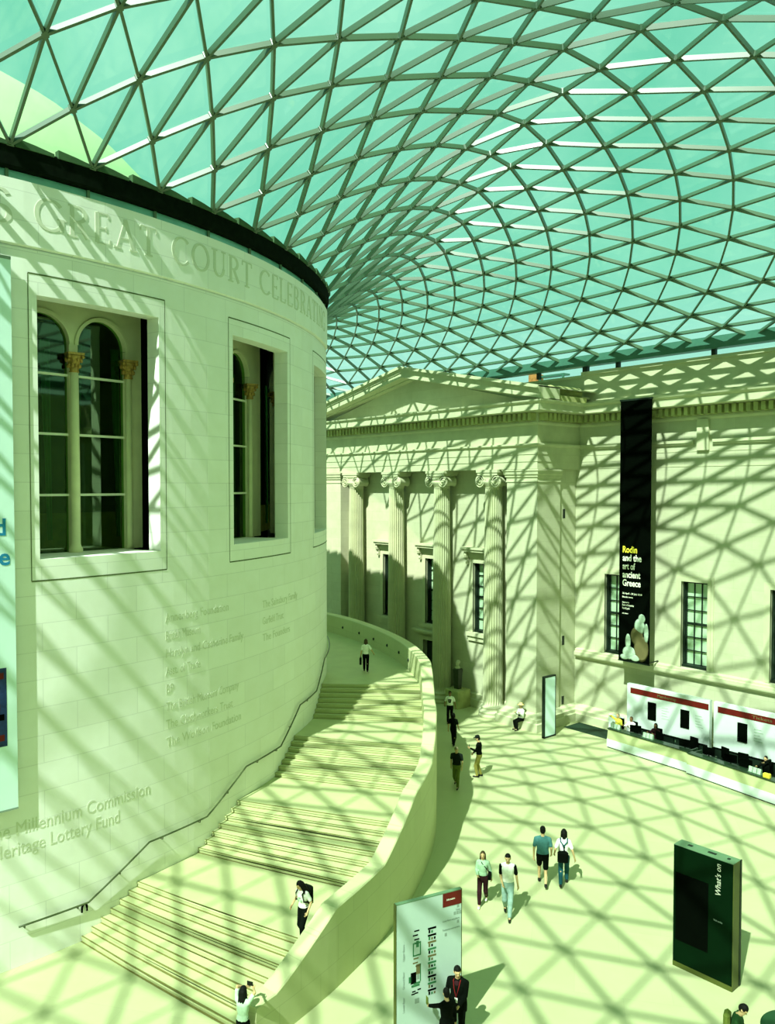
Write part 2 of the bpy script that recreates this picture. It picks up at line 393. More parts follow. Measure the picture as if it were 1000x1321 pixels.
# windows of the round building: twin arches with gilded capitals on an inner cream wall
RI = 20.25
def drum_window(n, c):
    half = 5.3; zs, zt, spr = 10.85, 19.3, 17.02
    wcol = R_(0.45)*RI; ar = 0.82
    cols = []
    u0 = -R_(5.7)*RI; u1 = R_(6.75 if n == 1 else 8.2)*RI
    jam = 1.72+.12
    def top(u):
        for s in (-1, 1):
            cc = s*(wcol+ar-.02)
            if abs(u-cc) < ar: return spr+sqrt(max(0, ar*ar-(u-cc)**2))
        return None
    us = sorted({round(u0+i*(u1-u0)/120, 4) for i in range(121)} | {round(s*(wcol+ar-.02)+e*ar*cos(t*pi/24), 4) for s in (-1,1) for e in (-1,1) for t in range(13)})
    mb = MB()
    def P(u, r, z): return cyl(c+degrees(u/RI), r, z)
    for a, b in zip(us, us[1:]):
        if b-a < 1e-4: continue
        t = top((a+b)/2)
        if t is None: mb.add([P(a,RI,zs),P(b,RI,zs),P(b,RI,zt),P(a,RI,zt)], [(0,1,2,3)])
        else:
            ta, tb = top(a) or spr, top(b) or spr
            mb.add([P(a,RI,ta),P(b,RI,tb),P(b,RI,zt),P(a,RI,zt)], [(0,1,2,3)])
            mb.add([P(a,RI,ta),P(b,RI,tb),P(b,RI-.25,tb),P(a,RI-.25,ta)], [(0,1,2,3)])
            # raised archivolt
            def oc(u):
                for s in (-1,1):
                    cc = s*(wcol+ar-.02)
                    if abs(u-cc) <= ar: return Vector((u-cc, (top(u) or spr)-spr)), cc
                return None, None
    for s in (-1, 1):
        cc = s*(wcol+ar-.02)
        ring = []
        for i in range(25):
            t = pi*i/24
            ring.append([P(cc+(ar+q)*cos(t), RI+d, spr+(ar+q)*sin(t)) for q, d in ((0,0),(0,.05),(.10,.05),(.12,0))])
        mb.loft(ring, 0, False, False)
        for e in (-1, 1):
            x = cc+e*ar; mb.add([P(x,RI,zs),P(x,RI-.25,zs),P(x,RI-.25,spr),P(x,RI,spr)], [(0,1,2,3)])
    w = mb.build('window_%d' % n, M['cream'], kind='structure')
    p = cyl(c, RI+.02, 0)
    s = MB(); s.lathe([(.20,10.85),(.20,10.95),(.16,11.02),(.14,11.1),(.145,13),(.13,16.2)], (p.x,p.y,0), 20); s.build('column', M['cream'], w)
    for k, u in enumerate((0, -(2*wcol+2*ar-.1), 2*wcol+2*ar-.1)):
        q = P(u, RI+.03, 0); cp = MB()
        cp.lathe([(.12,16.18),(.15,16.2),(.13,16.24),(.14,16.35),(.20,16.55),(.26,16.68),(.20,16.68)], (q.x,q.y,0), 12)
        for j in range(10):
            t = 2*pi*j/10
            for zz, rr in ((16.38,.17),(16.55,.22)):
                cp.ball((q.x+rr*cos(t+zz), q.y+rr*sin(t+zz), zz), (.045,.045,.07), 6)
        for ex in (-1,1):
            for ey in (-1,1): cp.ball((q.x+ex*.2, q.y+ey*.2, 16.64), .06, 6)
        cp.box((q.x-.24,q.y-.24,16.69),(q.x+.24,q.y+.24,16.76))
        cp.build('capital', M['gold'], w)
        if k:
            s = MB(); s.lathe([(.14,10.85),(.10,11),(.10,16.2)], (q.x,q.y,0), 12); s.build('pilaster', M['cream'], w)
    for s_ in (-1, 1):
        cc = s_*(wcol+ar-.02)
        g = MB(); r = RI-.14
        pts = [P(cc-ar,r,zs), P(cc+ar,r,zs)]+[P(cc+ar*cos(pi*i/16), r, spr+ar*sin(pi*i/16)) for i in range(17)]
        g.add(pts, [tuple(range(len(pts)))]); g.build('pane', M['darkglass'], w)
        b = MB()
        for z in (16.1, 14.35, 12.56):
            b.loft([[P(cc-ar,r+.06,z-.035),P(cc-ar,r,z-.035),P(cc-ar,r,z+.035),P(cc-ar,r+.06,z+.035)],[P(cc+ar,r+.06,z-.035),P(cc+ar,r,z-.035),P(cc+ar,r,z+.035),P(cc+ar,r+.06,z+.035)]], 0, True, False)
        b.build('glazing_bar', M['bar'], w)
    # the room seen dimly behind the glass
    bk = MB()
    for i in range(8):
        a, b_ = c-7.3+i*14.6/8, c-7.3+(i+1)*14.6/8
        bk.add([cyl(a,19.35,10.85),cyl(b_,19.35,10.85),cyl(b_,19.35,12.0),cyl(a,19.35,12.0)], [(0,1,2,3)])
    bk.build('panelling', M['brown'], w, recalc=False)
    cu = MB()
    for s_ in (-2.1, -.35, .35, 2.1):
        rings = []
        for z, wd in ((11.2,.16),(13.5,.22),(15.5,.30),(17.2,.36)):
            rings.append([P(s_+(wd if s_ in (-2.1,.35) else -wd)*(x)*1.0, 19.5+.05*sin(x*14), z) for x in [i/12 for i in range(13)]])
        cu.loft(rings, 0, False, True, False)
    cu.build('curtain', M['green'], w, recalc=False)
    # fine joint round the stone frame
    gr = MB(); A0, A1, z0, z1 = c-5.53, c+5.53, 10.27, 18.45; e = .02; re = RD+.006
    def strip(a0, a1, za, zb):
        k = 8
        for i in range(k):
            a, b = lerp(a0,a1,i/k), lerp(a0,a1,(i+1)/k)
            gr.add([cyl(a,re,za),cyl(b,re,za),cyl(b,re,zb),cyl(a,re,zb)], [(0,1,2,3)])
    da = degrees(e/RD)
    strip(A0,A1,z0-e,z0+e); strip(A0,A1,z1-e,z1+e); strip(A0-da*.6,A0+da*.6,z0,z1); strip(A1-da*.6,A1+da*.6,z0,z1)
    gr.build('joint', M['groove'], w, recalc=False)
for i, c in enumerate(WIN_C): drum_window(i+1, c)

# lettering cut in the drum
def wrap(vs, a_left, z0, r, k=1.0):
    return [cyl(a_left+degrees(v.x*k/RD), r+v.z, z0+v.y) for v in vs]
def serif_text(s, cap=1.0):
    """roman capitals drawn as strokes: returns (verts, faces, width)"""
    T, t = .13, .055
    G = {'S': (.5, [('arc',.25,.76,.20,.20,20,270,T),('arc',.25,.25,.22,.24,90,-160,T)]),
     'G': (.86,[('arc',.46,.5,.40,.46,40,325,T),('l',.80,.06,.80,.42,T),('s',.80,.42,.14)]),
     'R': (.72,[('l',.16,.03,.16,.97,T),('arc',.3,.73,.27,.23,90,-90,T),('l',.16,.95,.32,.95,t),('l',.16,.5,.32,.5,t),('l',.34,.5,.64,.03,T),('s',.16,.03,.15),('s',.16,.97,.12)]),
     'E': (.60,[('l',.14,.03,.14,.97,T),('l',.14,.97,.52,.97,t),('l',.14,.5,.44,.5,t),('l',.14,.03,.56,.03,t),('l',.52,.97,.52,.84,t),('l',.56,.03,.57,.18,t),('l',.44,.57,.44,.43,t)]),
     'A': (.82,[('l',.12,.03,.41,.98,t),('l',.70,.03,.41,.98,T),('l',.22,.36,.60,.36,t),('s',.12,.03,.13),('s',.70,.03,.14)]),
     'T': (.72,[('l',.36,.03,.36,.97,T),('l',.06,.96,.66,.96,t),('l',.06,.96,.05,.80,t),('l',.66,.96,.67,.80,t),('s',.36,.03,.15)]),
     'C': (.80,[('arc',.46,.5,.40,.46,45,318,T)]),
     'O': (.94,[('arc',.46,.5,.39,.46,0,360,T)]),
     'U': (.80,[('l',.14,.97,.14,.35,T),('arc',.39,.36,.25,.31,180,360,T),('l',.64,.97,.64,.35,t),('s',.14,.97,.15),('s',.64,.97,.12)]),
     'L': (.58,[('l',.14,.03,.14,.97,T),('l',.14,.03,.52,.03,t),('l',.52,.03,.54,.2,t),('s',.14,.97,.14)]),
     'B': (.66,[('l',.14,.03,.14,.97,T),('arc',.28,.74,.22,.22,90,-90,T),('arc',.28,.27,.27,.25,90,-90,T),('l',.14,.96,.3,.96,t),('l',.14,.51,.3,.51,t),('l',.14,.03,.3,.03,t)]),
     'I': (.34,[('l',.16,.03,.16,.97,T),('s',.16,.03,.14),('s',.16,.97,.14)]),
     'N': (.84,[('l',.14,.03,.14,.97,t),('l',.14,.97,.70,.05,T),('l',.70,.03,.70,.97,t),('s',.14,.03,.12),('s',.70,.97,.12)]),
     "'": (.2,[('l',.1,.97,.1,.75,t)]), ' ': (.42,[])}
    mb = MB(); x = 0; h = .016
    def seg(a, b, wd):
        a, b = Vector(a), Vector(b); d = (b-a); d = d.normalized() if d.length else Vector((1,0)); n = Vector((-d.y,d.x))*wd/2
        q = [a-n, b-n, b+n, a+n]
        mb.add([(x*cap+p.x*cap, p.y*cap, 0) for p in q]+[(x*cap+p.x*cap, p.y*cap, h) for p in q], [(4,5,6,7),(0,1,5,4),(1,2,6,5),(2,3,7,6),(3,0,4,7)])
    for ch in s:
        wd, st = G[ch]
        for q in st:
            if q[0] == 'l': seg(q[1:3], q[3:5], q[5])
            elif q[0] == 's': seg((q[1]-q[3],q[2]), (q[1]+q[3],q[2]), t)
            else:
                _, cx_, cy_, rx, ry, a0, a1, tw = q; k = 22; pts = []
                for i in range(k+1):
                    a = R_(lerp(a0,a1,i/k)); wv = lerp(t, tw, abs(cos(a))**.8)/2
                    pts.append(((cx_+(rx-wv)*cos(a), cy_+(ry-wv)*sin(a)), (cx_+(rx+wv)*cos(a), cy_+(ry+wv)*sin(a))))
                for (i0,o0),(i1,o1) in zip(pts, pts[1:]):
                    qd = [i0,o0,o1,i1]
                    mb.add([((x+p[0])*cap,p[1]*cap,0) for p in qd]+[((x+p[0])*cap,p[1]*cap,h) for p in qd], [(4,5,6,7),(1,2,6,5),(3,0,4,7)])
        x += wd+.10
    return [Vector(v) for v in mb.v], mb.f, x*cap
def frieze_word(word, a0, a1):
    vs, fs, wd = serif_text(word, .88); k = R_(a1-a0)*RD/wd
    m = MB(); m.add(wrap(vs, a0, 19.62, RD+.085, k), fs); m.build('inscription', M['letter'], wall_left, recalc=False)
frieze_word("S", 1.7, 3.4)
frieze_word("GREAT", 4.70, 14.75); frieze_word("COURT", 15.9, 26.2); frieze_word("CELEBRATING", 27.2, 47.5)
def drum_line(txt, a0, z0, size, a1=None):
    vs, fs = text_mesh(txt, size, .006)
    k = 1.0
    if a1 is not None:
        wd = max(v.x for v in vs); k = R_(a1-a0)*RD/wd
    m = MB(); m.add(wrap(vs, a0, z0, RD+.004, k), fs); m.build('inscription', M['letter'], wall_left, recalc=False)
drum_line('The Millennium Commission', .9, 3.55, .52, 13.45)
drum_line('The Heritage Lottery Fund', -.6, 3.02, .52, 10.7)
for i, (t, a1) in enumerate([('Annenberg Foundation', 22.5), ('British Museum', 18.9), ('Hamlyn and Catherine Family', 24.6), ('Asst. of Trade', 18.9), ('BP', 15.9), ('The British Museum Company', 23.9), ('The Clothworkers Trust', 23.0), ('The Wolfson Foundation', 24.2)]):
    drum_line(t, 15.1, 8.65-.55*i, .40, a1)
for i, (t, a1) in enumerate([('The Sainsbury Family', 35.5), ('Garfield Trust', 32), ('The Founders', 33.5)]):
    drum_line(t, 27.8, 8.45-.6*i, .38, a1)

# ---- handrail on the drum wall
hr = thing('handrail', 'thin dark handrail following the stairs along the curved stone wall', 'handrail', cyl(7, RD+.1, 0))
pr = [(3.0,1.12),(8.0,1.08),(13.2,2.12),(19.3,2.10),(24.6,3.12),(30.8,3.12),(35.6,4.2),(41.5,4.2),(46.2,5.2),(60,5.2)]
pts = []
for (a0,z0),(a1,z1) in zip(pr, pr[1:]):
    k = max(2, int((a1-a0)/1.0))
    for i in range(k): pts.append(cyl(lerp(a0,a1,i/k), RD+.10, lerp(z0,z1,i/k)))
pts.append(cyl(60, RD+.10, 5.2))
t = MB(); t.tube(pts, .028, 8); t.build('rail', M['rail'], hr)
for a, z in ((3.4,1.11),(7.2,1.09),(10.6,1.6),(14.5,2.11),(18.5,2.10),(22,2.6),(26.5,3.12),(30,3.12),(33.2,3.66),(38,4.2)):
    b = MB(); b.tube([cyl(a,RD-.005,z-.08), cyl(a,RD+.09,z-.08), cyl(a,RD+.10,z-.02)], .016, 6); b.build('bracket', M['rail'], hr)
lf = MB(); p = cyl(7.75, RD+.03, .98)
rg = []
for i in range(9):
    q = pi*i/8; rg.append(cyl(7.75+degrees(.075*cos(q)/RD), RD+.04, .93+.12*sin(q)))
lf.tube([cyl(7.75+degrees(.075/RD),RD+.04,.83)]+rg+[cyl(7.75-degrees(.075/RD),RD+.04,.83)], .03, 8)
lf.build('rail_end_hoop', M['black'], hr)

# ---- staircase
R_OUT = [(7,29.25),(9,29.15),(14,28.98),(19,28.72),(24,28.40),(29,28.03),(33,27.72),(37,27.38),(40,27.10),(46,26.72),(55,26.05),(65,25.25),(76,24.55),(81,24.15),(90,23.6),(100,23.2)]
PTH = 0.50
FL = [((7.5,8.9),(12.2,13.86)),((18.4,19.9),(23.5,25.05)),((30.0,30.6),(34.4,34.6)),((40.9,41.3),(45.3,45.8))]
RISE = 4.12/28
stair = thing('staircase', 'wide curved stone staircase of four flights climbing round the drum', 'staircase', cyl(10, 25, 0))
risers = []
for (i0,o0),(i1,o1) in FL:
    for k in range(7): risers.append((lerp(i0,i1,k/6), lerp(o0,o1,k/6)))
risers.append((100, 100))
def sector(mb, A, B, z0, z1, over=0.0):
    n = max(2, int((B[0]-A[0])/1.5)+1); rings = []
    for i in range(n+1):
        ai, ao = lerp(A[0],B[0],i/n), lerp(A[1],B[1],i/n)
        ri, ro = RD+.01, interp(ao, R_OUT)-PTH+.03
        k = 6; row = []
        for j in range(k+1):
            q = j/k; row.append((lerp(ai,ao,q), lerp(ri-RD+RD*drf(ai),ro,q)))
        rings.append([cyl(a,r,z0) for a, r in row]+[cyl(a,r,z1) for a, r in reversed(row)])
    mb.loft(rings, 0, True, False)
for k in range(28):
    z1 = RISE*(k+1); A, B = risers[k], risers[k+1]
    land = (k % 7 == 6); s = MB()
    da = .06
    sector(s, (A[0]+da,A[1]+da), (B[0]+da,B[1]+da), 0, z1-.05)
    sector(s, A, (B[0]+da,B[1]+da), z1-.05, z1)
    ob = s.build('landing' if land else 'step', M['stair'], stair)
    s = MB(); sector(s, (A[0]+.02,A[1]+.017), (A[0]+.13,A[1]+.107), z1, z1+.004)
    s.build('nosing_shade_strip', M['step_shade'], ob)  # dark strip paints in the shadow line along the tread edge
    s = MB(); sector(s, (A[0]-.05,A[1]-.042), (A[0]+da,A[1]+da), z1-RISE, z1-RISE+.006); s.build('riser_foot_shade', M['step_shade'], ob)  # shadow at the riser foot drawn as a dark strip
# ---- parapet
PZ = [(7,1.05),(9.9,1.05),(14.3,2.08),(19.6,2.08),(25.2,3.13),(31,3.13),(35.6,4.18),(41.0,4.18),(45.6,5.17),(100,5.17)]
par = thing('stair_parapet', 'tall curved stone parapet wall on the outer side of the staircase', 'parapet', cyl(9, 29, 0))
rings = []; uvacc = []
angs = [8.5]+[9+i*.75 for i in range(122)]
mb = MB()
secs = []
u = 0; prev = None
for a in angs:
    ro = interp(a, R_OUT); ri = ro-PTH; z = interp(a, PZ)
    sh = 0.25*(a < 9)
    p = cyl(a, ro, 0)
    if prev: u += (p-prev).length
    prev = p
    secs.append((u, [cyl(a-.35 if a < 8.6 else a, ri, 0), cyl(a-.35 if a < 8.6 else a, ri, z-.03), cyl(a-.35 if a < 8.6 else a, ri+.03, z), cyl(a, ro-.03, z), cyl(a, ro, z-.03), cyl(a, ro, 0)], z))
for (u0,s0,z0),(u1,s1,z1) in zip(secs, secs[1:]):
    for i in range(5):
        mb.add([s0[i],s1[i],s1[i+1],s0[i+1]], [(0,1,2,3)], 0, i in (0,4), [[(u0,s0[i].z+.05*i),(u1,s1[i].z+.05*i),(u1,s1[i+1].z+.05*i),(u0,s0[i+1].z+.05*i)]])
mb.add(secs[0][1], [(0,1,2,3,4,5)], 0, False, [[(0,v.z) if i < 3 else (.5,v.z) for i, v in enumerate(secs[0][1])]])
mb.add(secs[-1][1], [(5,4,3,2,1,0)], 0, False, [[(0,0)]*6])
mb.build('parapet_wall', M['parapet'], par, recalc=False)
for a in (52, 56, 60.2, 64.5, 69, 73.8, 78.5):
    r = interp(a, R_OUT)-PTH; q = cyl(a, r-.005, 4.62); m = MB(); m.ball(q, (.07,.07,.08), 8); m.build('recessed_light', M['winframe'], par)

# ================================================================== STONE FACADE AND PORTICO
def wall_holes(mb, axis_y, xs, zs, holes, depth, flip=1):
    X = sorted({xs[0], xs[1], *[h[0] for h in holes], *[h[1] for h in holes]})
    Z = sorted({zs[0], zs[1], *[h[2] for h in holes], *[h[3] for h in holes]})
    for a, b in zip(X, X[1:]):
        for c, d in zip(Z, Z[1:]):
            if any(h[0] < (a+b)/2 < h[1] and h[2] < (c+d)/2 < h[3] for h in holes): continue
            mb.add([(a,axis_y,c),(b,axis_y,c),(b,axis_y,d),(a,axis_y,d)], [(0,1,2,3)], 0, False, [[(a,c),(b,c),(b,d),(a,d)]])
    for x0,x1,z0,z1 in holes:
        y0, y1 = axis_y, axis_y+depth
        for q in ([(x0,y0,z0),(x0,y1,z0),(x0,y1,z1),(x0,y0,z1)], [(x1,y0,z1),(x1,y1,z1),(x1,y1,z0),(x1,y0,z0)],
                  [(x0,y0,z1),(x0,y1,z1),(x1,y1,z1),(x1,y0,z1)], [(x1,y0,z0),(x1,y1,z0),(x0,y1,z0),(x0,y0,z0)]):
            mb.add(q, [(0,1,2,3)], 0, False, [[(v[0]+v[1],v[2]+v[1]) for v in q]])
main_w = [(-25.75,-24.38),(-21.31,-19.94),(-16.95,-15.58),(-12.55,-11.18)]
bay_c = [-40.65,-36.52,-32.42]; bay_w = [(c-.68,c+.68) for c in bay_c]
LX, RX, YF = -46.65, -27.6, 33.2      # portico: left edge, right edge, front of the piers
YC = 34.15                            # wall between the columns
mb = MB()
wall_holes(mb, YW, (RX-.10,3.5), (0,17.2), [(a,b,3.96,8.18) for a, b in main_w], .5)
wall_holes(mb, YW, (-62,LX), (0,17.2), [(-51.2,-49.8,3.96,8.18)], .5)
mb.add([(RX-.10,YF+1.8,0),(RX-.10,YW,0),(RX-.10,YW,13.8),(RX-.10,YF+1.8,13.8)], [(0,1,2,3)], 0, False, [[(YF+1.9,0),(YW,0),(YW,13.8),(YF+1.9,13.8)]])
wall_right = mb.build('wall_right', M['wall'], kind='structure', recalc=False)
sl_ = MB()
for z0, z1 in ((11.1,11.6),(4.2,4.7),(.95,1.4)): sl_.box((RX-.15,35.45,z0),(RX-.09,35.65,z1))
sl_.build('vent_slot', M['winframe'], wall_right)
mb = MB()
wall_holes(mb, YC, (LX,RX), (0,13.8), [(a,b,4.33,8.38) for a, b in bay_w]+[(bay_c[1]-.85,bay_c[1]+.85,0,3.3)], .45)
mb.box((LX+.1,YF+.15,13.72),(RX-.1,YC+.02,13.80))
wall_back = mb.build('wall_back', M['wall'], kind='structure', recalc=False, uvfn=boxuv)

def sash_window(n, x0, x1, z0, z1, y, hood=False):
    fr = MB(); yy = y+.30; t = .10
    fr.box((x0,yy,z0),(x0+t,yy+.1,z1)); fr.box((x1-t,yy,z0),(x1,yy+.1,z1)); fr.box((x0+t,yy,z1-t),(x1-t,yy+.1,z1)); fr.box((x0+t,yy,z0),(x1-t,yy+.1,z0+t*1.5))
    fr.box((x0-.02,y+.12,z0),(x0+.06,yy+.02,z1)); fr.box((x1-.06,y+.12,z0),(x1+.02,yy+.02,z1)); fr.box((x0,y+.06,z0),(x1,yy,z0+.13))
    w_ = fr.build('window_%d' % n, M['winframe'], kind='structure')
    b = MB(); xi0, xi1, zi0, zi1 = x0+t, x1-t, z0+.15, z1-t
    for i in (1, 2): xx = lerp(xi0,xi1,i/3); b.box((xx-.022,yy+.01,zi0),(xx+.022,yy+.07,zi1))
    for i in range(1, 6):
        zz = lerp(zi0,zi1,i/6); h = .06 if i == 3 else .02
        b.box((xi0,yy+.012,zz-h),(xi1,yy+.068,zz+h))
    b.build('glazing_bar', M['winframe'], w_)
    g = MB(); g.add([(x0+.05,yy+.05,z0+.1),(x1-.05,yy+.05,z0+.1),(x1-.05,yy+.05,z1-.05),(x0+.05,yy+.05,z1-.05)], [(0,1,2,3)]); g.build('pane', M['clearglass'], w_)
    bl = MB(); rows = 14
    for i in range(rows):
        q0, q1 = lerp(z0,z1,i/rows), lerp(z0,z1,(i+1)/rows); bl.add([(x0-.0,y+.41,q0),(x1+.0,y+.41,q0),(x1+.0,y+.40,q1),(x0-.0,y+.40,q1)], [(0,1,2,3)])
    bl.build('blind', M['blind'], w_, recalc=False)
    s = MB(); e = .30
    prof_ = ((e,.04),(e*.55,.075))
    for ex, d in prof_:
        s.box((x0-ex,y-d,z0),(x0,y+.02,z1+ex)); s.box((x1,y-d,z0),(x1+ex,y+.02,z1+ex)); s.box((x0,y-d,z1),(x1,y+.02,z1+ex))
    s.build('surround', M['stone'], w_)
    s = MB()
    if hood:
        s.box((x0-.55,y-.42,z1+.66),(x1+.55,y,z1+.80)); s.box((x0-.62,y-.50,z1+.80),(x1+.62,y,z1+.92)); s.box((x0-.34,y-.12,z1+.30),(x1+.34,y,z1+.66))
        for xx in (x0-.42, x1+.42):
            s.box((xx-.09,y-.30,z1+.30),(xx+.09,y,z1+.66)); s.box((xx-.07,y-.16,z1-.10),(xx+.07,y,z1+.30)); s.ball((xx,y-.2,z1+.45), (.1,.16,.16), 10); s.ball((xx,y-.12,z1+.02), (.08,.11,.11), 10)
        s.build('hood', M['stone'], w_)
        s = MB(); s.box((x0-.42,y-.22,z0-.22),(x1+.42,y+.1,z0-.01)); s.box((x0-.34,y-.12,z0-.50),(x1+.34,y,z0-.22)); s.build('sill', M['stone'], w_)
    return w_
wn = 4
for a, b in main_w: sash_window(wn, a, b, 3.96, 8.18, YW); wn += 1
sash_window(wn, -51.2, -49.8, 3.96, 8.18, YW); wn += 1
for a, b in bay_w: sash_window(wn, a, b, 4.33, 8.38, YC, True); wn += 1
# door under the middle window
dr = MB(); c = bay_c[1]
dr.box((c-.85,YC+.28,0),(c+.85,YC+.34,3.3)); dr.box((c-.80,YC+.22,.1),(c-.04,YC+.28,3.1)); dr.box((c+.04,YC+.22,.1),(c+.80,YC+.28,3.1))
door = dr.build('door_1', M['winframe'], kind='structure')
s = MB()
for ex, d in ((.42,.05),(.22,.09)): s.box((c-.85-ex,YC-d,0),(c-.85,YC+.02,3.3+ex)); s.box((c+.85,YC-d,0),(c+.85+ex,YC+.02,3.3+ex)); s.box((c-.85,YC-d,3.3),(c+.85,YC+.02,3.3+ex))
s.box((c-1.4,YC-.40,3.74),(c+1.4,YC,3.86)); s.box((c-1.5,YC-.50,3.86),(c+1.5,YC,3.97))
s.build('door_surround', M['stone'], door)

# ---- long mouldings
PATH = [(-62,YW),(LX-.1,YW),(LX-.1,YF-.15),(RX+.12,YF-.15),(RX+.12,YW),(3.5,YW)]
PORT = PATH[1:5]; RGT = PATH[4:]; 
PAll = [(-62,YW),(LX-.1,YW),(LX-.1,YF-.15),(RX+.12,YF-.15),(RX+.12,YW),(3.5,YW)]
ent = MB()
ent.sweep(PAll, [(0,16.02),(.06,16.02),(.12,16.12),(.12,16.20),(.10,16.22),(.10,16.64),(.92,16.66),(.98,16.68),(.98,17.02),(1.02,17.04),(1.10,17.12),(1.12,17.20),(.0,17.24)])
trim2 = ent.build('trim_2', M['stone'], kind='structure')
de = MB()
for (x0,y0),(x1,y1) in zip(PAll, PAll[1:]):
    L = hypot(x1-x0,y1-y0); dx, dy = (x1-x0)/L, (y1-y0)/L; nx, ny = dy, -dx; k = int(L/.34)
    for i in range(k+1):
        q = (i+.3)*.34
        if q > L: break
        p = Vector((x0+dx*q+nx*.10, y0+dy*q+ny*.10, 16.24))
        mtx = Matrix(((dx,nx,0,p.x),(dy,ny,0,p.y),(0,0,1,p.z),(0,0,0,1)))
        de.box((-.10,-.02,0),(.10,.42,.38), 0, mtx)
de.build('dentils', M['oldstone'], trim2)
# frieze and architrave of the portico, tape moulding everywhere
pe = MB()
pe.sweep(PORT, [(-.9,13.74),(0,13.74),(0,14.12),(.03,14.12),(.03,14.50),(.06,14.50),(.06,14.88),(.10,14.90),(.17,14.98),(.17,15.06),(0,15.08),(0,16.04),(-.9,16.04)])
tag(pe.build('entablature', M['stone'], loc=(-37.1,YF-.15,13.74)), 'long carved stone entablature carried on the fluted columns of the portico', 'entablature')
t3 = MB()
for x0, x1 in ((RX+.12,-20.75),(-19.75,3.5)): t3.box((x0,YW-.16,14.92),(x1,YW,15.06)); t3.box((x0,YW-.10,14.84),(x1,YW,14.92))
t3.box((-20.55,YW-.14,14.55),(-19.95,YW,16.04)); t3.box((-62,YW-.16,14.9),(LX-.1,YW,15.06))
for z in (13.78,14.15,14.5): t3.box((RX+.12,YW-.02,z),(3.5,YW,z+.035))
t3.build('trim_3', M['stone'], kind='structure')
# string course and base
t4 = MB()
t4.sweep([(RX+.02,YW),(3.5,YW)], [(0,3.42),(.10,3.44),(.22,3.56),(.24,3.62),(.24,3.78),(.16,3.80),(.16,3.90),(0,3.96)])
t4.build('trim_4', M['stone'], kind='structure')
bs = MB()
BP = [(0,0),(.42,0),(.42,.42),(.34,.46),(.34,.62),(.24,.66),(.20,.78),(.06,.86),(0,.88)]
bs.sweep([(RX-.12,YF+1.6),(RX-.12,YW),(3.5,YW)], BP)
bs.build('baseboard_right', M['stone'], kind='structure')
b2 = MB(); b2.sweep([(LX+.5,YC),(RX-.6,YC)], [(0,0),(.25,0),(.25,.45),(.15,.5),(.15,.75),(0,.8)]); b2.build('baseboard_back', M['stone'], kind='structure')
# attic
at = MB()
at.box((RX+.3,YW+.12,17.2),(3.5,YW+.6,18.86)); at.box((RX+.2,YW-.04,18.86),(3.5,YW+.7,19.02)); at.box((-62,YW+.9,17.2),(RX+.3,YW+1.4,18.86)); at.box((-62,YW+.8,18.86),(RX+.3,YW+1.5,19.0))
at.box((RX+.3,YW-.10,17.2),(3.5,YW+.2,17.42))
at.build('trim_5', M['stone'], kind='structure')

# ---- piers
def pier(label, x0, x1):
    t = thing('stone_pier', label, 'pier', ((x0+x1)/2, YF+.95, 0), 'square piers at the ends of the portico')
    a = MB(); y1 = YF+1.9; a.box((x0,YF,0),(x1,y1,13.1)); a.build('shaft', M['wall'], t, uvfn=boxuv)
    a = MB(); lp = [(x0,y1),(x0,YF),(x1,YF),(x1,y1)]; a.sweep(lp, BP); a.build('base', M['stone'], t)
    a = MB(); a.sweep(lp, [(0,13.05),(.04,13.05),(.04,13.12),(.02,13.14),(.02,13.28),(.08,13.32),(.08,13.40),(.14,13.46),(.16,13.62),(.20,13.64),(.20,13.72),(0,13.74)])
    a.box((x0,YF,13.05),(x1,y1,13.74))
    a.build('capital', M['stone'], t)
pier('plain square stone pier at the left end of the portico', LX, -44.8)
pier('plain square stone pier at the right end of the portico, by the seated man', -29.7, RX)

